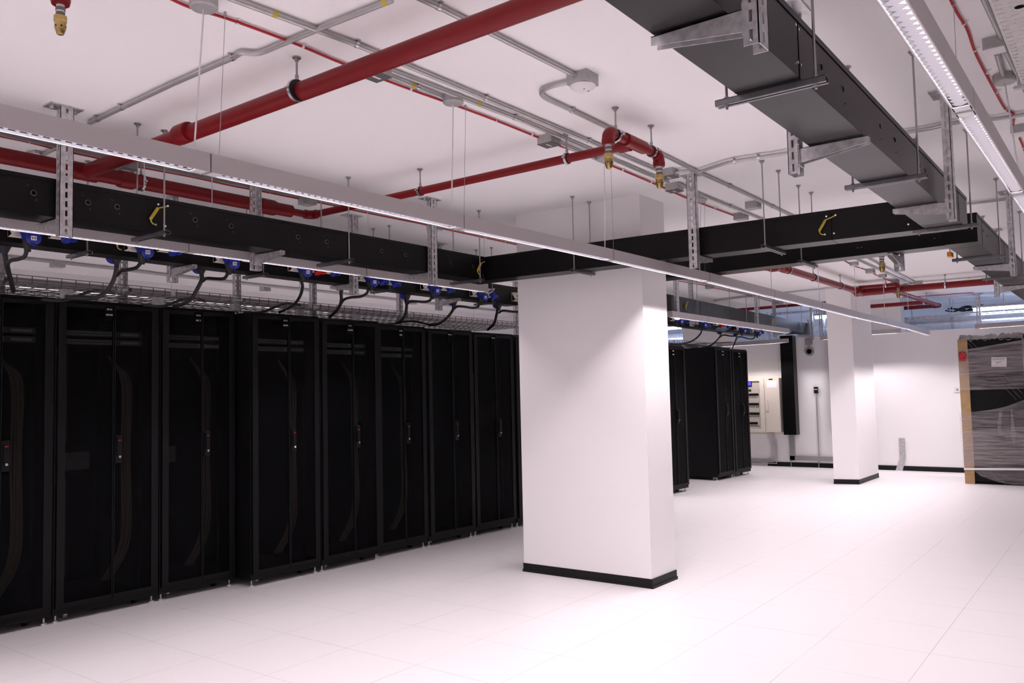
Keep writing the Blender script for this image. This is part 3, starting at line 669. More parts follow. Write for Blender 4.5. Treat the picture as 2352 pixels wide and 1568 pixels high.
# far red pipework
zf = 3.0
a0 = at(1790, 614, z=zf); a1 = at(1968, 667, z=zf); yA = (a0.y+a1.y)/2; xe = 13.3
fb = MB().cyl((9.85, yA, zf), (xe, yA, zf), rM, 20).lathe((9.72, yA, zf), (1,0,0), ((0, rP), (.0, rM+.010), (.1, rM+.012), (.2, rM), (.22, rM+.012), (.36, rM+.012), (.36, rM)), 20)
fb.lathe((9.83, yA-.06, zf), (0,1,0), ((0, rP), (0, rM+.01), (.16, rM+.01), (.2, rP+.008), (.24, rP)), 20).cyl((9.83, yA, zf), (9.83, 5.6, zf), rP, 16)
fb.lathe((xe-.1, yA, zf), (1,0,0), ((0, rM), (0, rM+.014), (.42, rM+.014), (.5, rM)), 20)
fb.lathe((xe+.25, yA+.1, zf), (0,-1,0), ((0, rM), (0, rM+.014), (.4, rM+.014), (.5, rM)), 20)
fb.cyl((xe+.25, yA, zf), (xe+.25, .4, zf), rM+.004, 20)
ny = at(2063, 668, x=xe+.1).y
fb.cyl((xe+.1, yA, zf+.06), (xe+.1, ny, zf+.06), rP, 16); elbow(fb, (xe+.1, ny, zf+.06), (0,-1,0), (0,0,-1), rP, .04)
c0 = at(2035, 676, z=zf); c1 = at(2106, 704, z=zf); xq = 17.05; fb.cyl((xe+.25, 2.93, zf), (xq, 2.86, zf), rM*.8, 18).cyl((15.9, 2.93, zf-.02), (15.9, 4.4, zf-.02), rM*.8, 16); elbow(fb, (xq, 2.86, zf), (1,0,0), (0,1,0), rM*.8, .08); fb.cyl((xq, 2.9, zf), (xq, 3.9, zf), rM*.8, 16)
t = thing('fire_pipe', 'far red pipework with tees in front of the second pillar', 'pipe'); fb.build('pipe_run', 'red', t)
nozzle((xe+.1, ny, zf+.005), 'far brass nozzle below the red elbow right of the second pillar', 1.15)
q = at(2025, 591, z=2.80); nozzle(q, 'brass nozzle just behind the rear crossing duct', 1.1); t = thing('fire_pipe', 'short red drop above the brass nozzle behind the rear duct', 'pipe'); MB().cyl(q, (q.x, q.y, ZC-.12), rP, 14).cyl((q.x, q.y, ZC-.13), (q.x+1.2, q.y, ZC-.13), rP, 14).build('pipe_run', 'red', t)
for p, ax, r, lb in [((11.15, yA, zf), (1,0,0), rM, 'far pipe clamp left of the hanging canopy cord'), ((12.4, yA, zf), (1,0,0), rM, 'far pipe clamp left of the second pillar'), ((10.15, yA, zf), (1,0,0), rM, 'far pipe clamp next to the first tee'),
                     ((xe+.25, at(2172, 664, x=xe+.25).y, zf), (0,1,0), rM+.004, 'far pipe clamp on the cross pipe left of the slotted post'), ((xe+.1, at(2035, 660, x=xe+.1).y, zf+.06), (0,1,0), rP, 'far pipe clamp on the short nozzle branch'), ((16.1, 2.9, zf), (1,0,0), rM*.8, 'far pipe clamp above the far wall')]: clamp(p, ax, r, lb)
rc = MB().cyl((13.2, 8.2, 3.0), (15.8, 5.0, 2.98), .03, 14)
rq = [at(1765, 706, x=16.2), at(1850, 700, x=16.2)]; o = MB().cyl((16.15, 7.5, rq[0].z-.01), (16.15, 4.2, rq[1].z+.03), .04, 16).build('fire_pipe', 'red')
tag(o, 'red pipe over the far wall left of the second pillar', 'pipe')
# ------------------------------------------------------------------ conduits, boxes, red detector cable on the soffit
def conduit(label, pts, r=.0125, z=ZC-.018, mat='zinc', saddles=(), tape=(), group='soffit conduits'):
    P3 = [at(px, py, z=z) if not isinstance(px, Vector) else px for px, py in [(q if isinstance(q, tuple) else (q, 0)) for q in pts]]
    t = thing('conduit', label, 'conduit', P3[0], 0, group); o = P3[0]
    dense = [P3[0]]
    for a, b in zip(P3, P3[1:]): dense += [a.lerp(b, .12), a.lerp(b, .88), b] if (b-a).length > .3 else [b]
    MB().tube([p-o for p in dense], r, 10, 3).build('tube', mat, t)
    for px, py in saddles:
        p = at(px, py, z=z); k = min(range(len(P3)-1), key=lambda i: abs((P3[i]-p).length+(P3[i+1]-p).length-(P3[i+1]-P3[i]).length)); d = (P3[k+1]-P3[k]).normalized()
        p = P3[k] + d*(p-P3[k]).dot(d); s = d.cross(V(0,0,1)).normalized(); R = Matrix((d, s, V(0,0,1))).transposed()
        MB().lathe(p-o-d*.008, d, ((0, r+.0005), (0, r+.0025), (.016, r+.0025), (.016, r+.0005)), 12).box(p-o+V(0,0,.0155)+s*.0, (.016, .05, .003), R).build('saddle', 'clamp', t)
    for px, py, c in tape:
        p = at(px, py, z=z); k = min(range(len(P3)-1), key=lambda i: abs((P3[i]-p).length+(P3[i+1]-p).length-(P3[i+1]-P3[i]).length)); d = (P3[k+1]-P3[k]).normalized(); p = P3[k] + d*(p-P3[k]).dot(d)
        MB().cyl(p-o-d*.012, p-o+d*.012, r+.0006, 12).build('tape_mark', c, t)
    return t
conduit('grey conduit running the length of the soffit left of the detector', [(520,-8),(818,102),(1114,225),(1350,323),(1525,397)], saddles=[(818,102),(1114,225),(1352,323)], tape=[(640,27,'yellow')])
conduit('grey conduit from the upper box to the next box over the pillar line', [(893,160),(1200,277),(1490,401),(1535,418)], saddles=[(1180,270)], tape=[(1100,238,'yellow')])
conduit('short grey conduit between the upper box and the second canopy', [(890,172),(1030,229)], saddles=[(957,200)], tape=[(953,194,'yellow')])
conduit('grey conduit on from the stacked boxes toward the far duct', [(1560,422),(1598,442),(1733,497),(1850,545)], saddles=[(1672,474)])
conduit('short grey conduit from the boxed canopy to the stacked boxes', [(1262,318),(1400,378)])
conduit('grey conduit from the top edge to the round detector', [(955,-8),(1013,18),(1320,173)], saddles=[(1010,14)])
conduit('grey conduit looping back from the detector and over the pillar', [(1328,188),(1300,190),(1264,199),(1245,209),(1246,219),(1262,230),(1312,253),(1500,344),(1600,394),(1670,425),(1800,487),(1890,528)], saddles=[(1313,253),(1680,426),(1776,474)])
conduit('grey conduit with an offset bend crossing the upper left soffit', [(900,0),(760,55),(640,104),(598,121),(575,122),(555,121),(538,131),(400,191),(205,283)], saddles=[(532,131),(282,247),(225,273)], tape=[(885,6,'yellow')])
conduit('grey conduit with an offset bend seen below the left light line', [(150,336),(125,342),(108,351),(96,355),(80,350),(58,358),(20,372)], saddles=[(60,357)])
conduit('grey conduit from the stacked boxes toward the right duct', [(1545,397),(1580,392),(1605,394),(1640,383),(1682,371),(1745,361),(1822,349)], saddles=[(1687,370),(1742,361)], tape=[(1698,369,'yellow')], z=ZC-.03)
conduit('grey conduit crossing right of the right duct', [(2075,305),(2140,294),(2185,283),(2262,275),(2310,270),(2400,254)], saddles=[(2180,285)], z=ZC-.025)
conduit('grey conduit crossing behind the right edge post', [(2205,470),(2280,461),(2345,452),(2400,444)], z=ZC-.02)
conduit('thick grey conduit at the upper right beside the perforated tray', [(2258,-8),(2302,88)], r=.014)
conduit('grey conduit from the upper right box to the canopy', [(2290,122),(2306,178)], r=.014)
conduit('grey conduit passing the right canopy under the perforated tray', [(2310,115),(2345,185),(2375,245)], r=.014, tape=[(2340,182,'yellow')])
conduit('far grey conduit above the first pillar run, left', [(1960,592),(2060,638),(2115,662)], z=ZC-.02, tape=[(1985,604,'yellow')])
conduit('far grey conduit beside the brass nozzle', [(1985,588),(2030,612),(2105,650)], z=ZC-.02)
conduit('far grey conduit crossing over the second pillar', [(1745,677),(1900,662),(2045,653),(2075,655),(2098,650)], z=ZC-.02, tape=[(2025,654,'yellow')])
conduit('far grey conduit running to the right edge duct', [(2118,647),(2200,640),(2290,632)], z=ZC-.02, tape=[(2225,638,'yellow')])
conduit('grey trunk conduit behind the socket duct', [(-10,587),(16,589),(268,617),(384,631),(600,655),(778,673),(1142,713),(1195,719)], r=.02, z=ZC-.022, tape=[(262,617,'yellow')])
conduit('grey conduit above the left duct beside the red cable', [(-10,305),(311,376),(600,433),(914,497),(1197,558)], z=ZC-.018, tape=[(1154,550,'yellow')])
conduit('grey conduit above the duct between the pillars', [(1545,636),(1625,651),(1730,676),(1790,690)], r=.02, z=ZC-.02)
conduit('grey conduit crossing behind the duct between the pillars', [(1640,690),(1700,682),(1760,676)], r=.02, z=ZC-.02)
def redcable(label, pts, clips, z=ZC-.012):
    P3 = [at(px, py, z=z) for px, py in pts]; o = P3[0]
    t = thing('detector_cable', label, 'cable', o, 0, 'red detector cables'); MB().tube([p-o for p in P3], .0065, 8, 4).build('sheath', 'redcable', t)
    for px, py in clips:
        p = at(px, py, z=z); d = (P3[min(range(len(P3)-1), key=lambda i: abs((P3[i]-p).length+(P3[i+1]-p).length-(P3[i+1]-P3[i]).length))+1]-p).normalized()
        s = d.cross(V(0,0,1)).normalized(); R = Matrix((d, s, V(0,0,1))).transposed(); MB().lathe(p-o-d*.006, d, ((0, .0066), (0, .009), (.012, .009), (.012, .0066)), 10).box(p-o+V(0,0,.009)+s*.012, (.01, .02, .004), R).build('clip', 'ptfe', t)
redcable('red detector cable along the soffit from the top edge to the far box', [(385,-6),(437,17),(520,42),(620,78),(700,109),(770,139),(870,178),(950,208),(1060,247),(1140,277),(1235,315)], [(545,52),(695,107),(943,205),(1139,277),(1221,309)])
redcable('red detector cable from the small box over the pillar line to the next box', [(1285,335),(1330,350),(1423,388),(1480,412),(1540,438)], [(1430,390),(1496,418)])
redcable('red detector cable past the slotted post toward the far box', [(1548,442),(1580,456),(1620,471),(1680,493),(1690,498)], [(1643,477),(1680,493)])
redcable('red detector cable at the upper right beside the light line', [(2180,-8),(2200,32),(2222,68),(2239,118),(2262,165),(2288,214),(2309,250),(2328,262),(2327,286)], [(2213,54),(2239,115),(2267,166),(2290,211),(2309,251),(2324,280)])
redcable('red detector cable leaving the right edge below the grey box', [(2342,318),(2352,342),(2360,370)], [(2350,338)])
redcable('red detector cable below the left light line', [(-8,311),(68,327),(140,345),(215,361),(311,382),(434,405),(530,426),(600,439),(685,456),(768,472),(809,482),(914,503),(960,512),(1013,524),(1114,546),(1197,564)], [(67,327),(434,405),(530,426),(619,443),(914,503),(1066,536),(1115,546),(1160,556)])
redcable('far red detector cable between canopy boxes behind the rear duct', [(1938,598),(1952,606),(1968,613),(1995,622),(2013,632),(2028,638),(2052,648)], [(1976,615),(2036,640)], z=ZC-.01)
redcable('far red detector cable across the soffit behind the cross pipe', [(2072,683),(2150,678),(2200,674),(2236,672)], [(2104,681),(2152,678),(2200,675)], z=ZC-.01)
redcable('red detector cable above the duct between the pillars', [(1538,641),(1575,648),(1618,655),(1650,663),(1700,673),(1745,685),(1780,694)], [(1597,651),(1656,664)], z=ZC-.02)
def jbox(px, py, label, s=(.105, .105, .055), lid='boxlid', mark=True):
    p = at(px, py, z=ZC-s[2]/2); t = thing('junction_box', label, 'junction box', (p.x, p.y, ZC), 0, 'junction boxes')
    b = MB().bb((-s[0]/2, -s[1]/2, -s[2]), (s[0]/2, s[1]/2, 0))
    for x, y, ax in ((0, -s[1]/2, (0,-1,0)), (-s[0]/2, 0, (-1,0,0))):
        for k in (-.022, .022): b.cyl(V(x, y, -s[2]/2)+(V(k,0,0) if y else V(0,k,0)), V(x, y, -s[2]/2)+(V(k,0,0) if y else V(0,k,0))+Vector(ax)*.0012, .014, 14)
    b.build('body', 'cast', t); MB().bb((-s[0]/2-.001, -s[1]/2-.001, -s[2]-.004), (s[0]/2+.001, s[1]/2+.001, -s[2])).build('cover', lid, t)
    if mark: MB().bb((-.028, -.006, -s[2]-.0052), (.028, .006, -s[2]-.004)).build('sticker', 'white', t)
    return t
jbox(864, 163, 'grey junction box with dark cover under the large red pipe')
jbox(1261, 322, 'grey junction box with dark cover left of the thin red branch')
jbox(1537, 398, 'grey junction box just right of the right brass nozzle'); jbox(1549, 430, 'lower grey junction box under the right brass nozzle')
jbox(1730, 471, 'grey junction box right of the slotted post above the crossing duct', lid='cast', mark=False); jbox(1702, 497, 'grey junction box half hidden by the crossing duct', lid='cast', mark=False)
jbox(2283, 103, 'grey junction box with white base beside the perforated tray', (.085, .085, .055), 'white', False); jbox(2342, 298, 'grey junction box at the right edge of the photo', (.09, .09, .05), 'white', False)
jbox(290, 381, 'grey junction box below the left light line'); jbox(706, 461, 'grey junction box above the red pipe elbow', lid='cast'); jbox(998, 522, 'grey junction box above the left duct right part', lid='white')
jbox(1999, 622, 'far grey junction box left of the brass nozzle post', lid='cast', mark=False); jbox(2056, 646, 'far grey junction box above the red nozzle elbow', lid='cast', mark=False); jbox(2110, 649, 'far grey junction box where two conduits meet', lid='cast', mark=False)
jbox(132, 606, 'grey junction box on the trunk behind the socket duct, left', (.12, .12, .07), 'cast'); jbox(609, 662, 'grey junction box on the trunk behind the socket duct, middle', (.12, .1, .07), 'cast'); jbox(948, 694, 'grey junction box on the trunk behind the socket duct, right', (.1, .1, .06), 'cast')
jbox(1630, 658, 'grey junction box above the duct between the pillars', lid='cast', mark=False); jbox(1788, 695, 'dark grey junction box left of the second pillar', (.2, .12, .06), 'cast', False)
p = at(1338, 184, z=ZC-.03); t = thing('ceiling_detector', 'white round motion detector on a square grey box on the soffit', 'detector', (p.x, p.y, ZC))
b = MB().bb((-.058, -.058, -.058), (.058, .058, 0))
for k in (-.022, .022): b.cyl((k, -.058, -.028), (k, -.0595, -.028), .015, 16).cyl((-.058, k, -.028), (-.0595, k, -.028), .015, 16)
b.build('back_box', 'cast', t); MB().lathe((0,0,-.058), (0,0,-1), ((0, .062), (.004, .066), (.014, .058), (.026, .036), (.028, .02)), 28).build('sensor_head', 'white', t)
MB().cyl((.02, -.02, -.087), (.02, -.02, -.080), .005, 8).cyl((-.02, -.02, -.087), (-.02, -.02, -.080), .004, 8).build('lens', 'boxlid', t)
# perforated tray in the top right corner
a, b_ = at(2268, -20, z=2.86), at(2368, 215, z=2.86); t = thing('perforated_cable_tray', 'pale perforated cable tray in the top right corner', 'cable tray', (1.6, .335, 2.86))
LT, WT = 4.2, .32; pm = MB(); x = 0.
cols = [.022+.040*i for i in range(8)]
pitch = .042
nx = int(LT/pitch)
for i in range(nx):
    u = i*pitch
    pm.bb((u, -WT, 0), (u+pitch-.010, 0, .0015))
    e = [0.] + cols + [WT]
    for j in range(len(e)-1):
        c0 = e[j]+(.010 if j else 0); c1 = e[j+1]-(.010 if j < len(e)-2 else 0)
        pm.bb((u+pitch-.010, -c1, 0), (u+pitch, -c0, .0015))
pm.bb((0, -.0015, 0), (LT, 0, .05)).bb((0, -WT, 0), (LT, -WT+.0015, .05)); pm.build('perforated_base', 'traywhite', t)
for i in range(8):
    for yy in (-.08, -.2): MB().cyl((.2+i*.5+.0, yy, -.0008), (.2+i*.5, yy, .002), .016, 18).build('large_hole', 'hole', t)
for i in range(4):
    MB().cyl((.4+i*1.1, .012, -.012), (.4+i*1.1, .012, ZC-2.86), .004, 8).cyl((.4+i*1.1, -WT-.012, -.012), (.4+i*1.1, -WT-.012, ZC-2.86), .004, 8).bb((.385+i*1.1, -WT-.03, -.012), (.415+i*1.1, .03, -.0005)).build('tray_support', 'galv', t)
# ------------------------------------------------------------------ wire basket tray over the racks
def basket(p0, p1, w, z, label, h=.05):
    p0, p1 = Vector((*p0, z)), Vector((*p1, z)); d = p1-p0; L = d.length; t = thing('wire_basket_tray', label, 'cable tray', p0, math.atan2(d.y, d.x), 'wire basket trays')
    m = MB(); r = .0024
    for y in (0, w):
        m.box((L/2, y, h), (L, .0052, .0052)); m.box((L/2, y, .022), (L, .0046, .0046))
    n = int(w/.1)
    for k in range(n+1): m.box((L/2, w*k/n, 0), (L, .0048, .0048))
    q = int(L/.1)
    for i in range(q+1):
        x = i*L/q; m.box((x, w/2, -.0048), (.0048, w, .0048)); m.box((x, 0, h/2), (.0046, .0046, h)); m.box((x, w, h/2), (.0046, .0046, h))
    m.build('wire_mesh', 'wire', t)
    for i in range(int(L/1.4)+1):
        x = .35+i*1.4
        if x < L: MB().bb((x, -.01, -.004), (x+.035, .0, h)).build('splice_plate', 'galv', t)
    for i in range(int(L/.72)+1):
        x = .2+i*.72
        for y in (.1, w-.12):
            if x < L-.1: MB().bb((x, y, -.07), (x+.07, y+.05, -.008)).build('support_foot', 'galv', t)
basket((.5, 6.06), (8.6, 6.22), .85, 2.405, 'grey wire basket tray along the top of the left rack row'); basket((9.9, 6.28), (15.2, 6.35), .55, 2.36, 'grey wire basket tray along the top of the far rack row')
# ------------------------------------------------------------------ blue and red power sockets with cables
def socket(px, py, plugged, col, label, y=5.47, sc_=1., lid=None):
    q_ = at(px, py, y=y); fr = T0[1]+(q_.x-T0[0])*(T1[1]-T0[1])/(T1[0]-T0[0]) if q_.x < 8 else U0[1]+(q_.x-U0[0])*(U1[1]-U0[1])/(U1[0]-U0[0])
    p = at(px, py, y=fr-.058*sc_); t = thing('power_socket', label, 'power socket', p, 0, 'power sockets on the duct'); S = sc_
    MB().prism([V(-.075, .05, .065)*S, V(.03, .05, .065)*S, V(.03, -.03, .065)*S, V(-.03, -.04, .03)*S, V(-.075, .0, -.01)*S, V(-.075, .05, -.02)*S], (0, 0, .012*S)).bb(V(-.075, .018, -.02)*S, V(.035, .055, .075)*S).build('mounting_box', 'cream', t)
    ax = V(.12, -.45, -.8).normalized(); MB().lathe(V(-.01, .0, .045)*S, ax, ((0, .032*S), (.02*S, .036*S), (.022*S, .033*S), (.075*S, .031*S), (.078*S, .036*S), (.088*S, .036*S)), 16).build('socket_body', col, t)
    e = V(-.01, 0, .045)*S + ax*.088*S
    if plugged:
        c = e + V(.014, -.042, -.004)*S; n = V(-.25, -.92, -.12).normalized()
        q = MB().lathe(c, n, ((-.012*S, .030*S), (-.010*S, .042*S), (.004*S, .042*S), (.007*S, .036*S)), 20).prism([c+V(-.02, .0, -.032)*S, c+V(.02, .0, -.032)*S, c+V(0, .0, -.058)*S], n*.006*S).bb(e+V(-.012, -.04, .0)*S, e+V(.03, .012, .02)*S).build('hinged_lid', col, t)
        R = facing(n); s = MB(); s.box(c+n*.0085*S, (.03*S, .026*S, .0015), R); q2 = s.build('rating_sticker', 'white', q)
        MB().box(c+n*.0094*S+R@V(-.006*S,0,0), (.008*S, .015*S, .001), R).box(c+n*.0094*S+R@V(.007*S,0,0), (.009*S, .015*S, .001), R).build('print', 'boxlid', q)
        MB().lathe(e-ax*.03*S, V(.1, -.1, -1), ((0, .027*S), (.02*S, .029*S), (.06*S, .027*S), (.095*S, .014*S), (.11*S, .012*S)), 14).build('plug', 'rubber', t)
    else:
        MB().lathe(e-ax*.012*S, ax, ((0, .037*S), (.014*S, .038*S), (.018*S, .034*S)), 18).bb(e+V(.02, -.02, -.01)*S, e+V(.05, .02, .03)*S).build('hinged_lid', col, t)
    return t
for i, (px, py) in enumerate([(57, 537), (319, 570), (519, 597), (688, 617), (842, 640), (987, 661), (1098, 676)]):
    socket(px, py, True, 'blue', 'blue socket with a plugged black cable under the left duct, %s from the left' % ORD[i])
for i, (px, py) in enumerate([(148, 541), (392, 572), (583, 595), (761, 622), (873, 643), (902, 648), (1028, 662), (1128, 678), (1193, 687)]):
    socket(px, py, False, 'blue', 'blue socket with a closed lid under the left duct, %s from the left' % ORD[i])
socket(724, 617, False, 'redplas', 'red socket with a closed lid beside a blue one under the left duct', sc_=1.12)
for i, (px, py, pl) in enumerate([(1551, 733, 1), (1563, 732, 0), (1575, 735, 0), (1606, 741, 1), (1620, 744, 0), (1668, 747, 0), (1698, 755, 1), (1713, 755, 0), (1733, 760, 1), (1744, 761, 0)]):
    socket(px, py, bool(pl), 'blue', 'blue socket %s over the far rack row, %s from the left' % ('with a plugged cable' if pl else 'with a closed lid', ORD[i]), y=5.60+.004*i, sc_=1.15)
socket(1653, 743, False, 'redplas', 'red socket with a closed lid over the far rack row', y=5.63, sc_=1.4)
def cable(pts, label, ya=5.40, yb=6.2, r=.0125):
    n = len(pts)-1; P3 = [at(px, py, y=ya+(yb-ya)*(i/n)**1.4) for i, (px, py) in enumerate(pts)]
    o = P3[0]; b = MB().tube([p-o for p in P3], r, 10, 5).build('power_cable', 'rubber', None, o); tag(b, label, 'cable', 'black power cables'); return b
def backplug(px, py, label, y=5.75, S=1.25):
    p = at(px, py, y=y); t = thing('power_plug', label, 'plug', p, 0, 'plugs behind the socket duct')
    MB().lathe((0,0,.09*S), (0,0,-1), ((0, .026*S), (.05*S, .03*S), (.09*S, .03*S), (.125*S, .014*S), (.14*S, .012*S)), 14).build('plug_body', 'rubber', t)
    MB().lathe((0,0,.03*S), (0,0,-1), ((0, .0285*S), (0, .0305*S), (.012*S, .031*S), (.012*S, .029*S)), 14).build('white_band', 'white', t)
    MB().lathe((-.012, .03, .005), (-.4, -.8, -.1), ((-.01, .03*S), (0, .038*S), (.012, .038*S)), 16).build('socket_lid', 'blue', t)
CB = [([(60,565),(60,580),(55,590),(42,595),(25,598),(18,606),(20,622)], [(11,578),(14,598),(19,622),(26,648),(31,668)], (11,566)),
      ([(323,596),(321,606),(312,615),(295,619),(278,622),(269,632)], [(268,605),(267,620),(260,645),(245,668),(222,683),(190,684),(150,682)], (268,592)),
      ([(523,624),(520,634),(512,640),(495,640),(475,639),(466,645)], [(463,627),(464,640),(455,660),(440,685),(420,698),(400,703)], (463,616)),
      ([(691,643),(695,658),(690,678),(678,696),(660,708),(642,717)], None, None),
      ([(846,664),(842,674),(828,681),(805,683),(790,688),(783,698)], [(783,668),(784,690),(778,706),(768,718),(757,727)], (784,656)),
      ([(991,683),(987,690),(975,693),(955,692),(940,693),(934,700)], [(932,690),(934,702),(931,722),(922,735),(912,741)], (935,678)),
      ([(1101,697),(1098,704),(1085,707),(1065,704),(1050,704),(1042,710)], [(1041,702),(1040,712),(1028,728),(1010,742),(985,746)], (1043,692)),
      ([(1200,712),(1192,716),(1175,715),(1155,713),(1146,718)], [(1143,708),(1141,720),(1135,742),(1120,757)], (1146,700))]
for i, (f, bk, pl) in enumerate(CB):
    cable(f, 'black cable from the %s plugged blue socket under the left duct' % ORD[i], 5.42, 5.75 if bk else 6.1)
    if bk: cable(bk, 'thick black cable drop to the racks, %s from the left' % ORD[i if i < 3 else i-1], 5.76, 6.12, .0155)
    if pl: backplug(*pl, 'black plug with a white band behind the socket duct, %s from the left' % ORD[i if i < 3 else i-1])
for f, lb in [([(1607,752),(1611,762),(1600,776),(1582,786),(1560,790),(1538,791)], 'thin black cable curving to the near pillar edge'), ([(1654,765),(1654,772),(1645,783),(1632,793),(1615,800)], 'black cable drop left of the twin loops over the far racks'),
              ([(1698,762),(1690,771),(1675,771),(1662,769),(1654,774)], 'black cable loop, left of two over the far racks'), ([(1692,768),(1692,776),(1687,788),(1682,800)], 'black cable drop right of the twin loops over the far racks'), ([(1735,768),(1732,776),(1722,778),(1705,774),(1695,774),(1690,780)], 'black cable loop, right of two over the far racks')]:
    cable(f, lb, 5.62, 6.0, .013)
for px, py, lb in [(1655, 762, 'black plug hanging over the left drop of the far racks'), (1691, 766, 'black plug hanging over the right drop of the far racks')]: backplug(px, py, lb, 5.9, 1.2)
for i, (a, b_) in enumerate([((95, 688), (262, 672)), ((330, 700), (470, 690)), ((560, 716), (690, 700)), ((840, 738), (985, 745))]):
    p, q = at(*a, y=6.08), at(*b_, y=6.3); o = MB().tube([p-p, (q-p)*.3+V(0,0,-.02), (q-p)*.7+V(0,0,.03), q-p], .011, 8, 6).build('power_cable', 'rubber', None, p); tag(o, 'black cable lying over the rack tops, %s from the left' % ORD[i], 'cable', 'cables on the rack tops')
# ------------------------------------------------------------------ far wall fittings
XW = X1
# distribution board
t = thing('distribution_board', 'beige wall distribution board with a glazed door and rows of breakers', 'distribution board', (XW, 6.1, .68)); o = V(XW, 6.1, .68)
ya, ym, yb, zt = .62, -.19, -.50, 1.06; D = .22
MB().bb((-D+.02, yb+.02, .0), (-.002, ya, zt)).bb((-.03, yb, zt), (-.002, ya, zt+.06)).bb((-.03, yb, -.05), (-.002, ya, 0)).build('case', 'beige', t)
d = MB().bb((-D, ym+.012, 0), (-D+.02, ym+.10, zt)).bb((-D, ym+.10, zt-.05), (-D+.02, ya, zt)).bb((-D, ym+.10, 0), (-D+.02, ya, .06)).bb((-D, ya-.05, .06), (-D+.02, ya, zt-.05)).build('glazed_door', 'beige', t)
MB().bb((-D+.004, ym+.10, .06), (-D+.007, ya-.05, zt-.05)).build('pane', 'glass', d)
MB().bb((-D+.021, ym+.03, .04), (-D+.024, ya-.02, zt-.03)).build('breaker_plate', 'cream', t)
for k in range(4):
    z = .72-.19*k; bm_ = MB().bb((-D+.012, ym+.13 if k < 3 else ym+.17, z-.0), (-D+.021, ya-.08, z+.045)); bm_.build('breaker_row', 'skirt', t)
    mb = MB()
    for j in range(16): mb.bb((-D+.016, ym+.14+.036*j, z-.045), (-D+.0215, ym+.158+.036*j, z-.022))
    mb.build('circuit_labels', 'boxlid', t)
MB().bb((-D+.013, ym+.26, .90), (-D+.021, ym+.42, 1.02)).build('power_meter', 'skirt', t); MB().bb((-D+.011, ym+.275, .925), (-D+.014, ym+.405, 1.0)).build('meter_screen', 'screen', t)
MB().bb((-D+.013, ym+.28, .81), (-D+.021, ym+.38, .845)).build('switch', 'skirt', t)
d = MB().bb((-D, yb+.02, 0), (-D+.02, ym, zt)).build('solid_door', 'beige', t)
MB().bb((-D-.018, ym-.055, .43), (-D, ym-.025, .64)).build('handle', 'cream', d); MB().bb((-D-.002, ym-.17, zt-.035), (-D, ym-.09, zt-.012)).build('name_plate', 'skirt', d)
MB().bb((-D-.001, ym-.25, zt-.19), (-D, ym-.05, zt-.05)).build('notice_sheet', 'white', d)
for k, y in enumerate((5.98, 5.93, 5.88)):
    off = k*.045; pts = [(XW-.05, y-.06, .68), (XW-.05, y-.06, .60), (XW-.03, y-.10, .50), (XW-.03, y-.10, .30+off*.3), (XW-.03, y-.08, .17-off), (XW-.03, y+.05, .12-off*.7), (XW-.03, 7.2, .12-off*.7)]
    pts = [Vector(p) for p in pts]; q = pts[0]; b = MB().tube([p-q for p in pts], .012, 8, 5).build('conduit', 'zinc', None, q); tag(b, 'grey conduit bending below the distribution board, %s of three' % ('outer', 'middle', 'inner')[2-k], 'conduit', 'conduits below the board')
# black riser ducts
for a, b, z0, lb in [(5.57, 5.325, .63, 'black riser duct beside the distribution board'), (4.66, 4.35, .63, 'black riser duct half hidden by the second pillar')]:
    t = thing('riser_duct', lb, 'cable duct', (XW, (a+b)/2, z0), 0, 'black riser ducts'); h = (a-b)/2
    MB().bb((-.20, -h, 0), (-.002, h, 2.56-z0)).build('body', 'duct', t); m = MB()
    for z in (.08, 1.15): 
        for y in (-h+.03, h-.03): m.cyl((-.203, y, z), (-.199, y, z), .008, 8)
    m.build('cover_screws', 'chrome', t)
m = MB().bb((-.06, .02, .13), (-.002, .12, .63)).bb((-.06, -1.35, .13), (-.002, .12, .215))
for y in (.11, -.42, -.95): m.bb((-.05, y-.012, 0), (-.03, y, .13))
t = thing('wall_trunking', 'grey wall trunking below the riser turning along the skirting', 'trunking', (XW, 5.40, 0)); m.build('trunking', 'siren', t)
t = thing('wall_switch', 'small black switch box with a vertical conduit on the far wall', 'switch'); q = at(1875.5, 897, x=XW); t.location = q
MB().bb((-.05, -.035, -.05), (-.002, .035, .075)).build('box', 'skirt', t); MB().bb((-.052, -.03, .02), (-.05, .03, .032)).build('rocker', 'white', t); MB().cyl((-.02, 0, -q.z+.22), (-.02, 0, -.045), .012, 10).build('conduit', 'zinc', t)
q = at(1860, 807, x=XW); t = thing('wall_sounder', 'round grey wall sounder hanging below a square grey box', 'sounder', q)
MB().lathe((-.002,0,0), (-1,0,0), ((0, .085), (.02, .085), (.05, .078), (.06, .055), (.035, .05), (.03, .01)), 26).build('horn', 'siren', t); MB().lathe((-.03,0,0), (-1,0,0), ((0, .05), (.012, .046), (.02, .02)), 20).build('cone', 'hole', t)
MB().bb((-.06, -.065, .13), (-.002, .065, .26)).build('junction_box', 'siren', t); MB().tube([(-.03,0,.07),(-.03,0,.14)], .018, 8).tube([(-.03,-.02,.25),(-.03,-.02,.45),(-.03,-.0,.62)], .013, 8).build('conduit', 'siren', t)
q = at(2199, 894, x=XW); t = thing('wall_plate', 'small white wall plate left of the wrapped rack', 'wall plate', q); MB().bb((-.012, -.05, -.05), (-.002, .05, .05)).build('plate', 'white', t); MB().cyl((-.02, 0, 0), (-.01, 0, 0), .016, 12).build('knob', 'siren', t)
pa, pb_ = [at(x, y, x=XW-.02) for x, y in ((2064,1006),(2078,1006),(2080,1054),(2066,1053))], [at(x, y, x=XW-.02) for x, y in ((2066,1053),(2080,1054),(2073,1080),(2057,1080))]
z_ = min(p.z for p in pb_); oo = V(XW, pb_[0].y, 0)
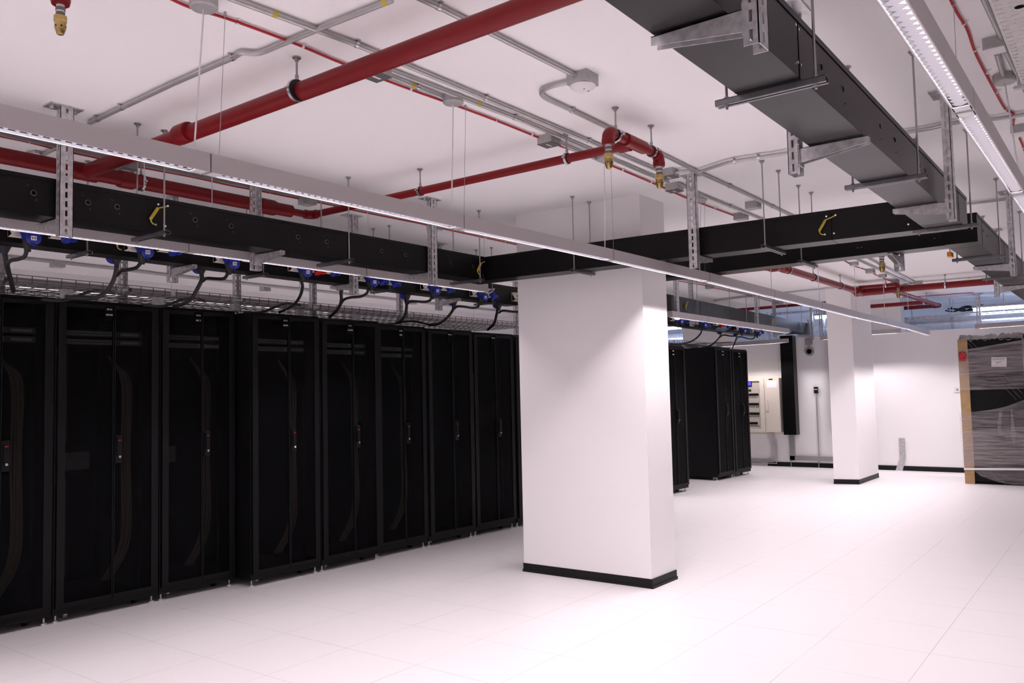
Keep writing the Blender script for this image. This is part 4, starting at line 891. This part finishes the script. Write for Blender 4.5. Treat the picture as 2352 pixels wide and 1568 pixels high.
t = thing('steel_strip', 'bent galvanised steel strip leaning on the far wall', 'metal strip', oo)
for p in pb_:
    if p.z < .12: p.z = 0
MB().prism([p-oo for p in pa], V(.006, 0, 0)).prism([p-oo for p in pb_], V(.006, 0, 0)).build('strip', 'galv', t)
# ------------------------------------------------------------------ wrapped rack at the right
XR = 14.66; yl = 2.165; wr = .80; hr = 2.235
t = thing('wrapped_rack', 'new black rack wrapped in stretch film with a brown edge protector', 'server rack', (XR, yl, 0))
MB().bb((.0, -wr, .05), (1.07, .05, hr)).bb((.05, -wr+.02, 0), (1.0, -.02, .05)).build('body', 'powder', t)
MB().prism([V(-.014, -.07, 0), V(-.014, .066, 0), V(.06, .066, 0), V(.06, .056, 0), V(-.004, .056, 0), V(-.004, -.07, 0)], (0, 0, hr+.01)).build('edge_protector', 'card', t)
lid = MB(); n = 26; vs = []; rnd = random.Random(3)
for j in range(7):
    for i in range(n+1):
        y = -wr-.01 + (wr+.06)*i/n; e = rnd.uniform(.0, .05)
        vs.append((-.02+j*.17, y, hr+.02+e + (.02 if 0 < j < 6 else -.06)))
lid.add(vs, [(j*(n+1)+i, j*(n+1)+i+1, (j+1)*(n+1)+i+1, (j+1)*(n+1)+i) for j in range(6) for i in range(n)]).build('top_film', 'crumple', t)
def film(poly, dx, name, mat='film', th=.001):
    pts = [at(px, py, x=XR+dx)-V(XR, yl, 0) for px, py in poly]; return MB().prism(pts, V(th, 0, 0)).build(name, mat, t)
film([(2199,805),(2245,798),(2352,781),(2366,768),(2366,889),(2352,891),(2205,895)], -.022, 'film_band')
film([(2203,948),(2240,945),(2275,941),(2312,933),(2352,918),(2366,892),(2366,1078),(2213,1078)], -.023, 'film_band')
film([(2205,812),(2366,795),(2366,850),(2204,862)], -.027, 'film_band'); film([(2210,990),(2366,980),(2366,1062),(2213,1070)], -.028, 'film_band')
film([(2214,1074),(2366,1075),(2366,1080),(2214,1079)], -.03, 'film_hem', 'ptfe')
film([(2204,893),(2352,889),(2366,888),(2366,891),(2352,892),(2204,896)], -.029, 'film_hem')
film([(2203,806),(2260,796),(2352,779),(2352,784),(2260,801),(2203,810)], -.029, 'film_hem')
film([(2235,1080),(2330,1079),(2366,1079),(2366,1114),(2330,1113),(2290,1106),(2255,1094)], -.02, 'film_skirt')
m = MB()
for pl in ([(2295,944),(2303,942),(2300,962),(2300,985),(2304,998),(2298,1005),(2293,1002),(2291,975)], [(2322,940),(2325,940),(2330,975),(2334,1000),(2330,1014),(2323,1010),(2322,970)], [(2330,1012),(2334,1034),(2332,1034),(2327,1012)]):
    m.prism([at(px, py, x=XR-.034)-V(XR, yl, 0) for px, py in pl], V(.003, 0, 0))
m.build('torn_film_strip', 'film', t)
m = MB()
for a, b in (((2214,778),(2345,915)), ((2222,776),(2350,905)), ((2310,892),(2335,918)), ((2273,1080),(2290,1100)), ((2290,1100),(2312,1112)), ((2204,896),(2220,890)), ((2203,896),(2208,920))):
    p, q = at(*a, x=XR-.03)-V(XR, yl, 0), at(*b, x=XR-.03)-V(XR, yl, 0); m.cyl(p, q, .004, 6)
m.build('film_crease', 'film', t)
lp = [at(px, py, x=XR-.035)-V(XR, yl, 0) for px, py in ((2277,820),(2312,820),(2312,842),(2277,842))]
lo = MB().prism(lp, V(.002, 0, 0)).build('product_label', 'white', t); RX = facing((-1, 0, 0)); c = sum(lp, V(0,0,0))/4; hL = lp[0].z-lp[2].z; wL = (lp[0]-lp[1]).length
text('NetShelter', hL*.25, 'ink', lo, c+V(-.001, 0, hL*.3), RX); text('APC', hL*.30, 'redlogo', lo, c+V(-.001, 0, -hL*.08), RX, 'logo')
MB().box(c+V(-.0008, 0, hL*.1), (.0008, wL*.85, hL*.015)).box(c+V(-.0008, 0, -hL*.33), (.0008, wL*.85, hL*.015)).build('rule_lines', 'ink', lo)
sp_ = [at(px, py, x=XR-.036)-V(XR, yl, 0) for px, py in ((2202,808),(2217,808),(2219,828),(2203,829))]
so = MB().prism(sp_, V(.002, 0, 0)).build('warning_sticker', 'redlabel', t); c = sum(sp_, V(0,0,0))/4+V(-.001, 0, .02); r = .048
MB().tube([c+V(0, r*math.cos(a), r*math.sin(a)) for a in [2*math.pi*i/24 for i in range(25)]], .0035, 5).cyl(c+V(0, r*.7, r*.7), c+V(0, -r*.7, -r*.7), .0035, 6).build('prohibition_sign', 'ink', so)
# ------------------------------------------------------------------ neighbour room seen over the partition
q0, q1 = at(2060, 743, x=17.6), at(2352, 741, x=17.6); zc_ = (q0.z+q1.z)/2
t = thing('foil_duct', 'round foil wrapped air duct in the next room', 'air duct', (17.6, 2, zc_)); MB().cyl((0, -5, 0), (0, 7.5, 0), .15, 28).build('duct_wrap', 'foil', t)
for y in (-3.5, .7, 1.6, 4.2): MB().lathe((0, y, 0), (0, 1, 0), ((0, .149), (0, .156), (.05, .156), (.05, .149)), 28).build('clamp_band', 'galv', t)
for y in (.75, 4.25, -3.45):
    for x in (-.155, .155): MB().cyl((x, y, -.02), (x, y, ZC-zc_), .006, 8).build('hanger_rod', 'rod', t)
for (a, b), lb in [(((2233, 712), (2400, 700)), 'glowing batten light in the next room at the right edge'), (((1870, 728), (1935, 726)), 'glowing batten light in the next room beside the second pillar'), (((1480, 757), (1566, 753)), 'glowing batten light in the next room beside the near pillar')]:
    p, q = at(*a, x=17.0), at(*b, x=17.0); z = (p.z+q.z)/2; ym_, hl = (p.y+q.y)/2, abs(p.y-q.y)/2
    t = thing('batten_light', lb, 'ceiling light', (17.0, ym_, z), 0, 'batten lights in the next room')
    MB().bb((-.05, -hl, .03), (.05, hl, .07)).build('batten', 'silver', t); MB().cyl((0, -hl+.02, 0), (0, hl-.02, 0), .028, 14).build('glow_tube', 'bluetube', t); [MB().cyl((0, k*hl, .07), (0, k*hl, ZC-z), .006, 8).build('hanger_rod', 'rod', t) for k in (-.8, .8)]
for y in (-2.6, 1.2, 5.2, 8.6):
    t = thing('batten_light', 'glowing batten light in the next room, out of the photo', 'ceiling light', (19.6, y, 2.62), 0, 'batten lights in the next room')
    MB().bb((-.06, -.75, .03), (.06, .75, .08)).build('batten', 'silver', t); MB().cyl((0, -.73, 0), (0, .73, 0), .028, 10).build('glow_tube', 'bluetube', t); [MB().cyl((0, k, .08), (0, k, ZC-2.62), .006, 8).build('hanger_rod', 'rod', t) for k in (-.5, .5)]
for (a, b), h, x, lb in [(((2068, 737), (2352, 716)), .05, 17.25, 'grey perforated strut rail in the next room above the foil duct'), (((2066, 702), (2330, 690)), .05, 18.6, 'grey trunk rail high in the next room'), (((1780, 712), (1912, 706)), .04, 17.6, 'upper grey rail in the next room left of the second pillar'), (((1770, 722), (1912, 716)), .04, 17.8, 'lower grey rail in the next room left of the second pillar')]:
    p, q = at(*a, x=x), at(*b, x=x); z = (p.z+q.z)/2; d0 = Vector((x, p.y, z)); t = thing('strut_rail', lb, 'rail', d0, 0, 'rails in the next room'); Ly = q.y-p.y
    m = MB(); slotted(m, (0, 0 if Ly > 0 else Ly, 0), (0,0,1), (0,1,0), (1,0,0), h, abs(Ly), .004, .012, .05, .1); m.bb((0, min(0, Ly), h-.003), (.04, max(0, Ly), h)); m.build('rail', 'galv', t)
    [MB().cyl((.02, Ly*k, h), (.02, Ly*k, ZC-z), .006, 8).build('hanger_rod', 'rod', t) for k in (.1, .85)]
q = at(2250, 752, x=16.95); bracket((16.95, q.y), (1, 0), 'slotted post in the next room in front of the glowing batten', zbot=2.46, group='hangers in the next room', arm=.1)
for px, lb in [(1886, 'slotted post in the next room left of the second pillar'), (1893, 'slotted post in the next room touching the second pillar edge')]: q = at(px, 720, x=16.95+(px-1886)*.02); bracket((q.x, q.y), (1, 0), lb, zbot=2.46, group='hangers in the next room', dep=.05, arm=.1)
m = MB(); p = at(2218, 708, x=17.9)
for k in range(14): m.tube([p+V(random.uniform(-.05,.05), .35-.05*k, random.uniform(-.03,.05)), p+V(random.uniform(-.05,.05), .2-.05*k, random.uniform(-.05,.06)), p+V(random.uniform(-.05,.05), .05-.05*k, random.uniform(-.03,.05))], .014, 6, 4)
b = m.build('cable_bundle', 'rubber'); tag(b, 'dark tangle of cables at the end of the glowing batten in the next room', 'cable bundle')
q = at(2187, 575, z=2.60); t = thing('orange_tag', 'small orange tag under the open end of the rear right duct', 'tag', q); MB().bb((-.05, -.0, -.05), (.05, .03, -.015)).build('plate', 'orange', t); MB().cyl((0, .015, -.02), (0, .015, ZC-q.z), .003, 6).build('cord', 'rod', t)
# ------------------------------------------------------------------ world, colour
w = bpy.data.worlds.new('world'); sc.world = w; w.use_nodes = True
w.node_tree.nodes['Background'].inputs[0].default_value = (.02, .02, .022, 1); w.node_tree.nodes['Background'].inputs[1].default_value = 1
vs_ = sc.view_settings; vs_.view_transform = 'Standard'; vs_.look = 'None'; vs_.gamma = 1; vs_.use_curve_mapping = False; vs_.exposure = .86
sc.cycles.use_denoising = True; sc.cycles.max_bounces = 14; sc.cycles.diffuse_bounces = 7; sc.cycles.transparent_max_bounces = 24; sc.cycles.use_light_tree = True
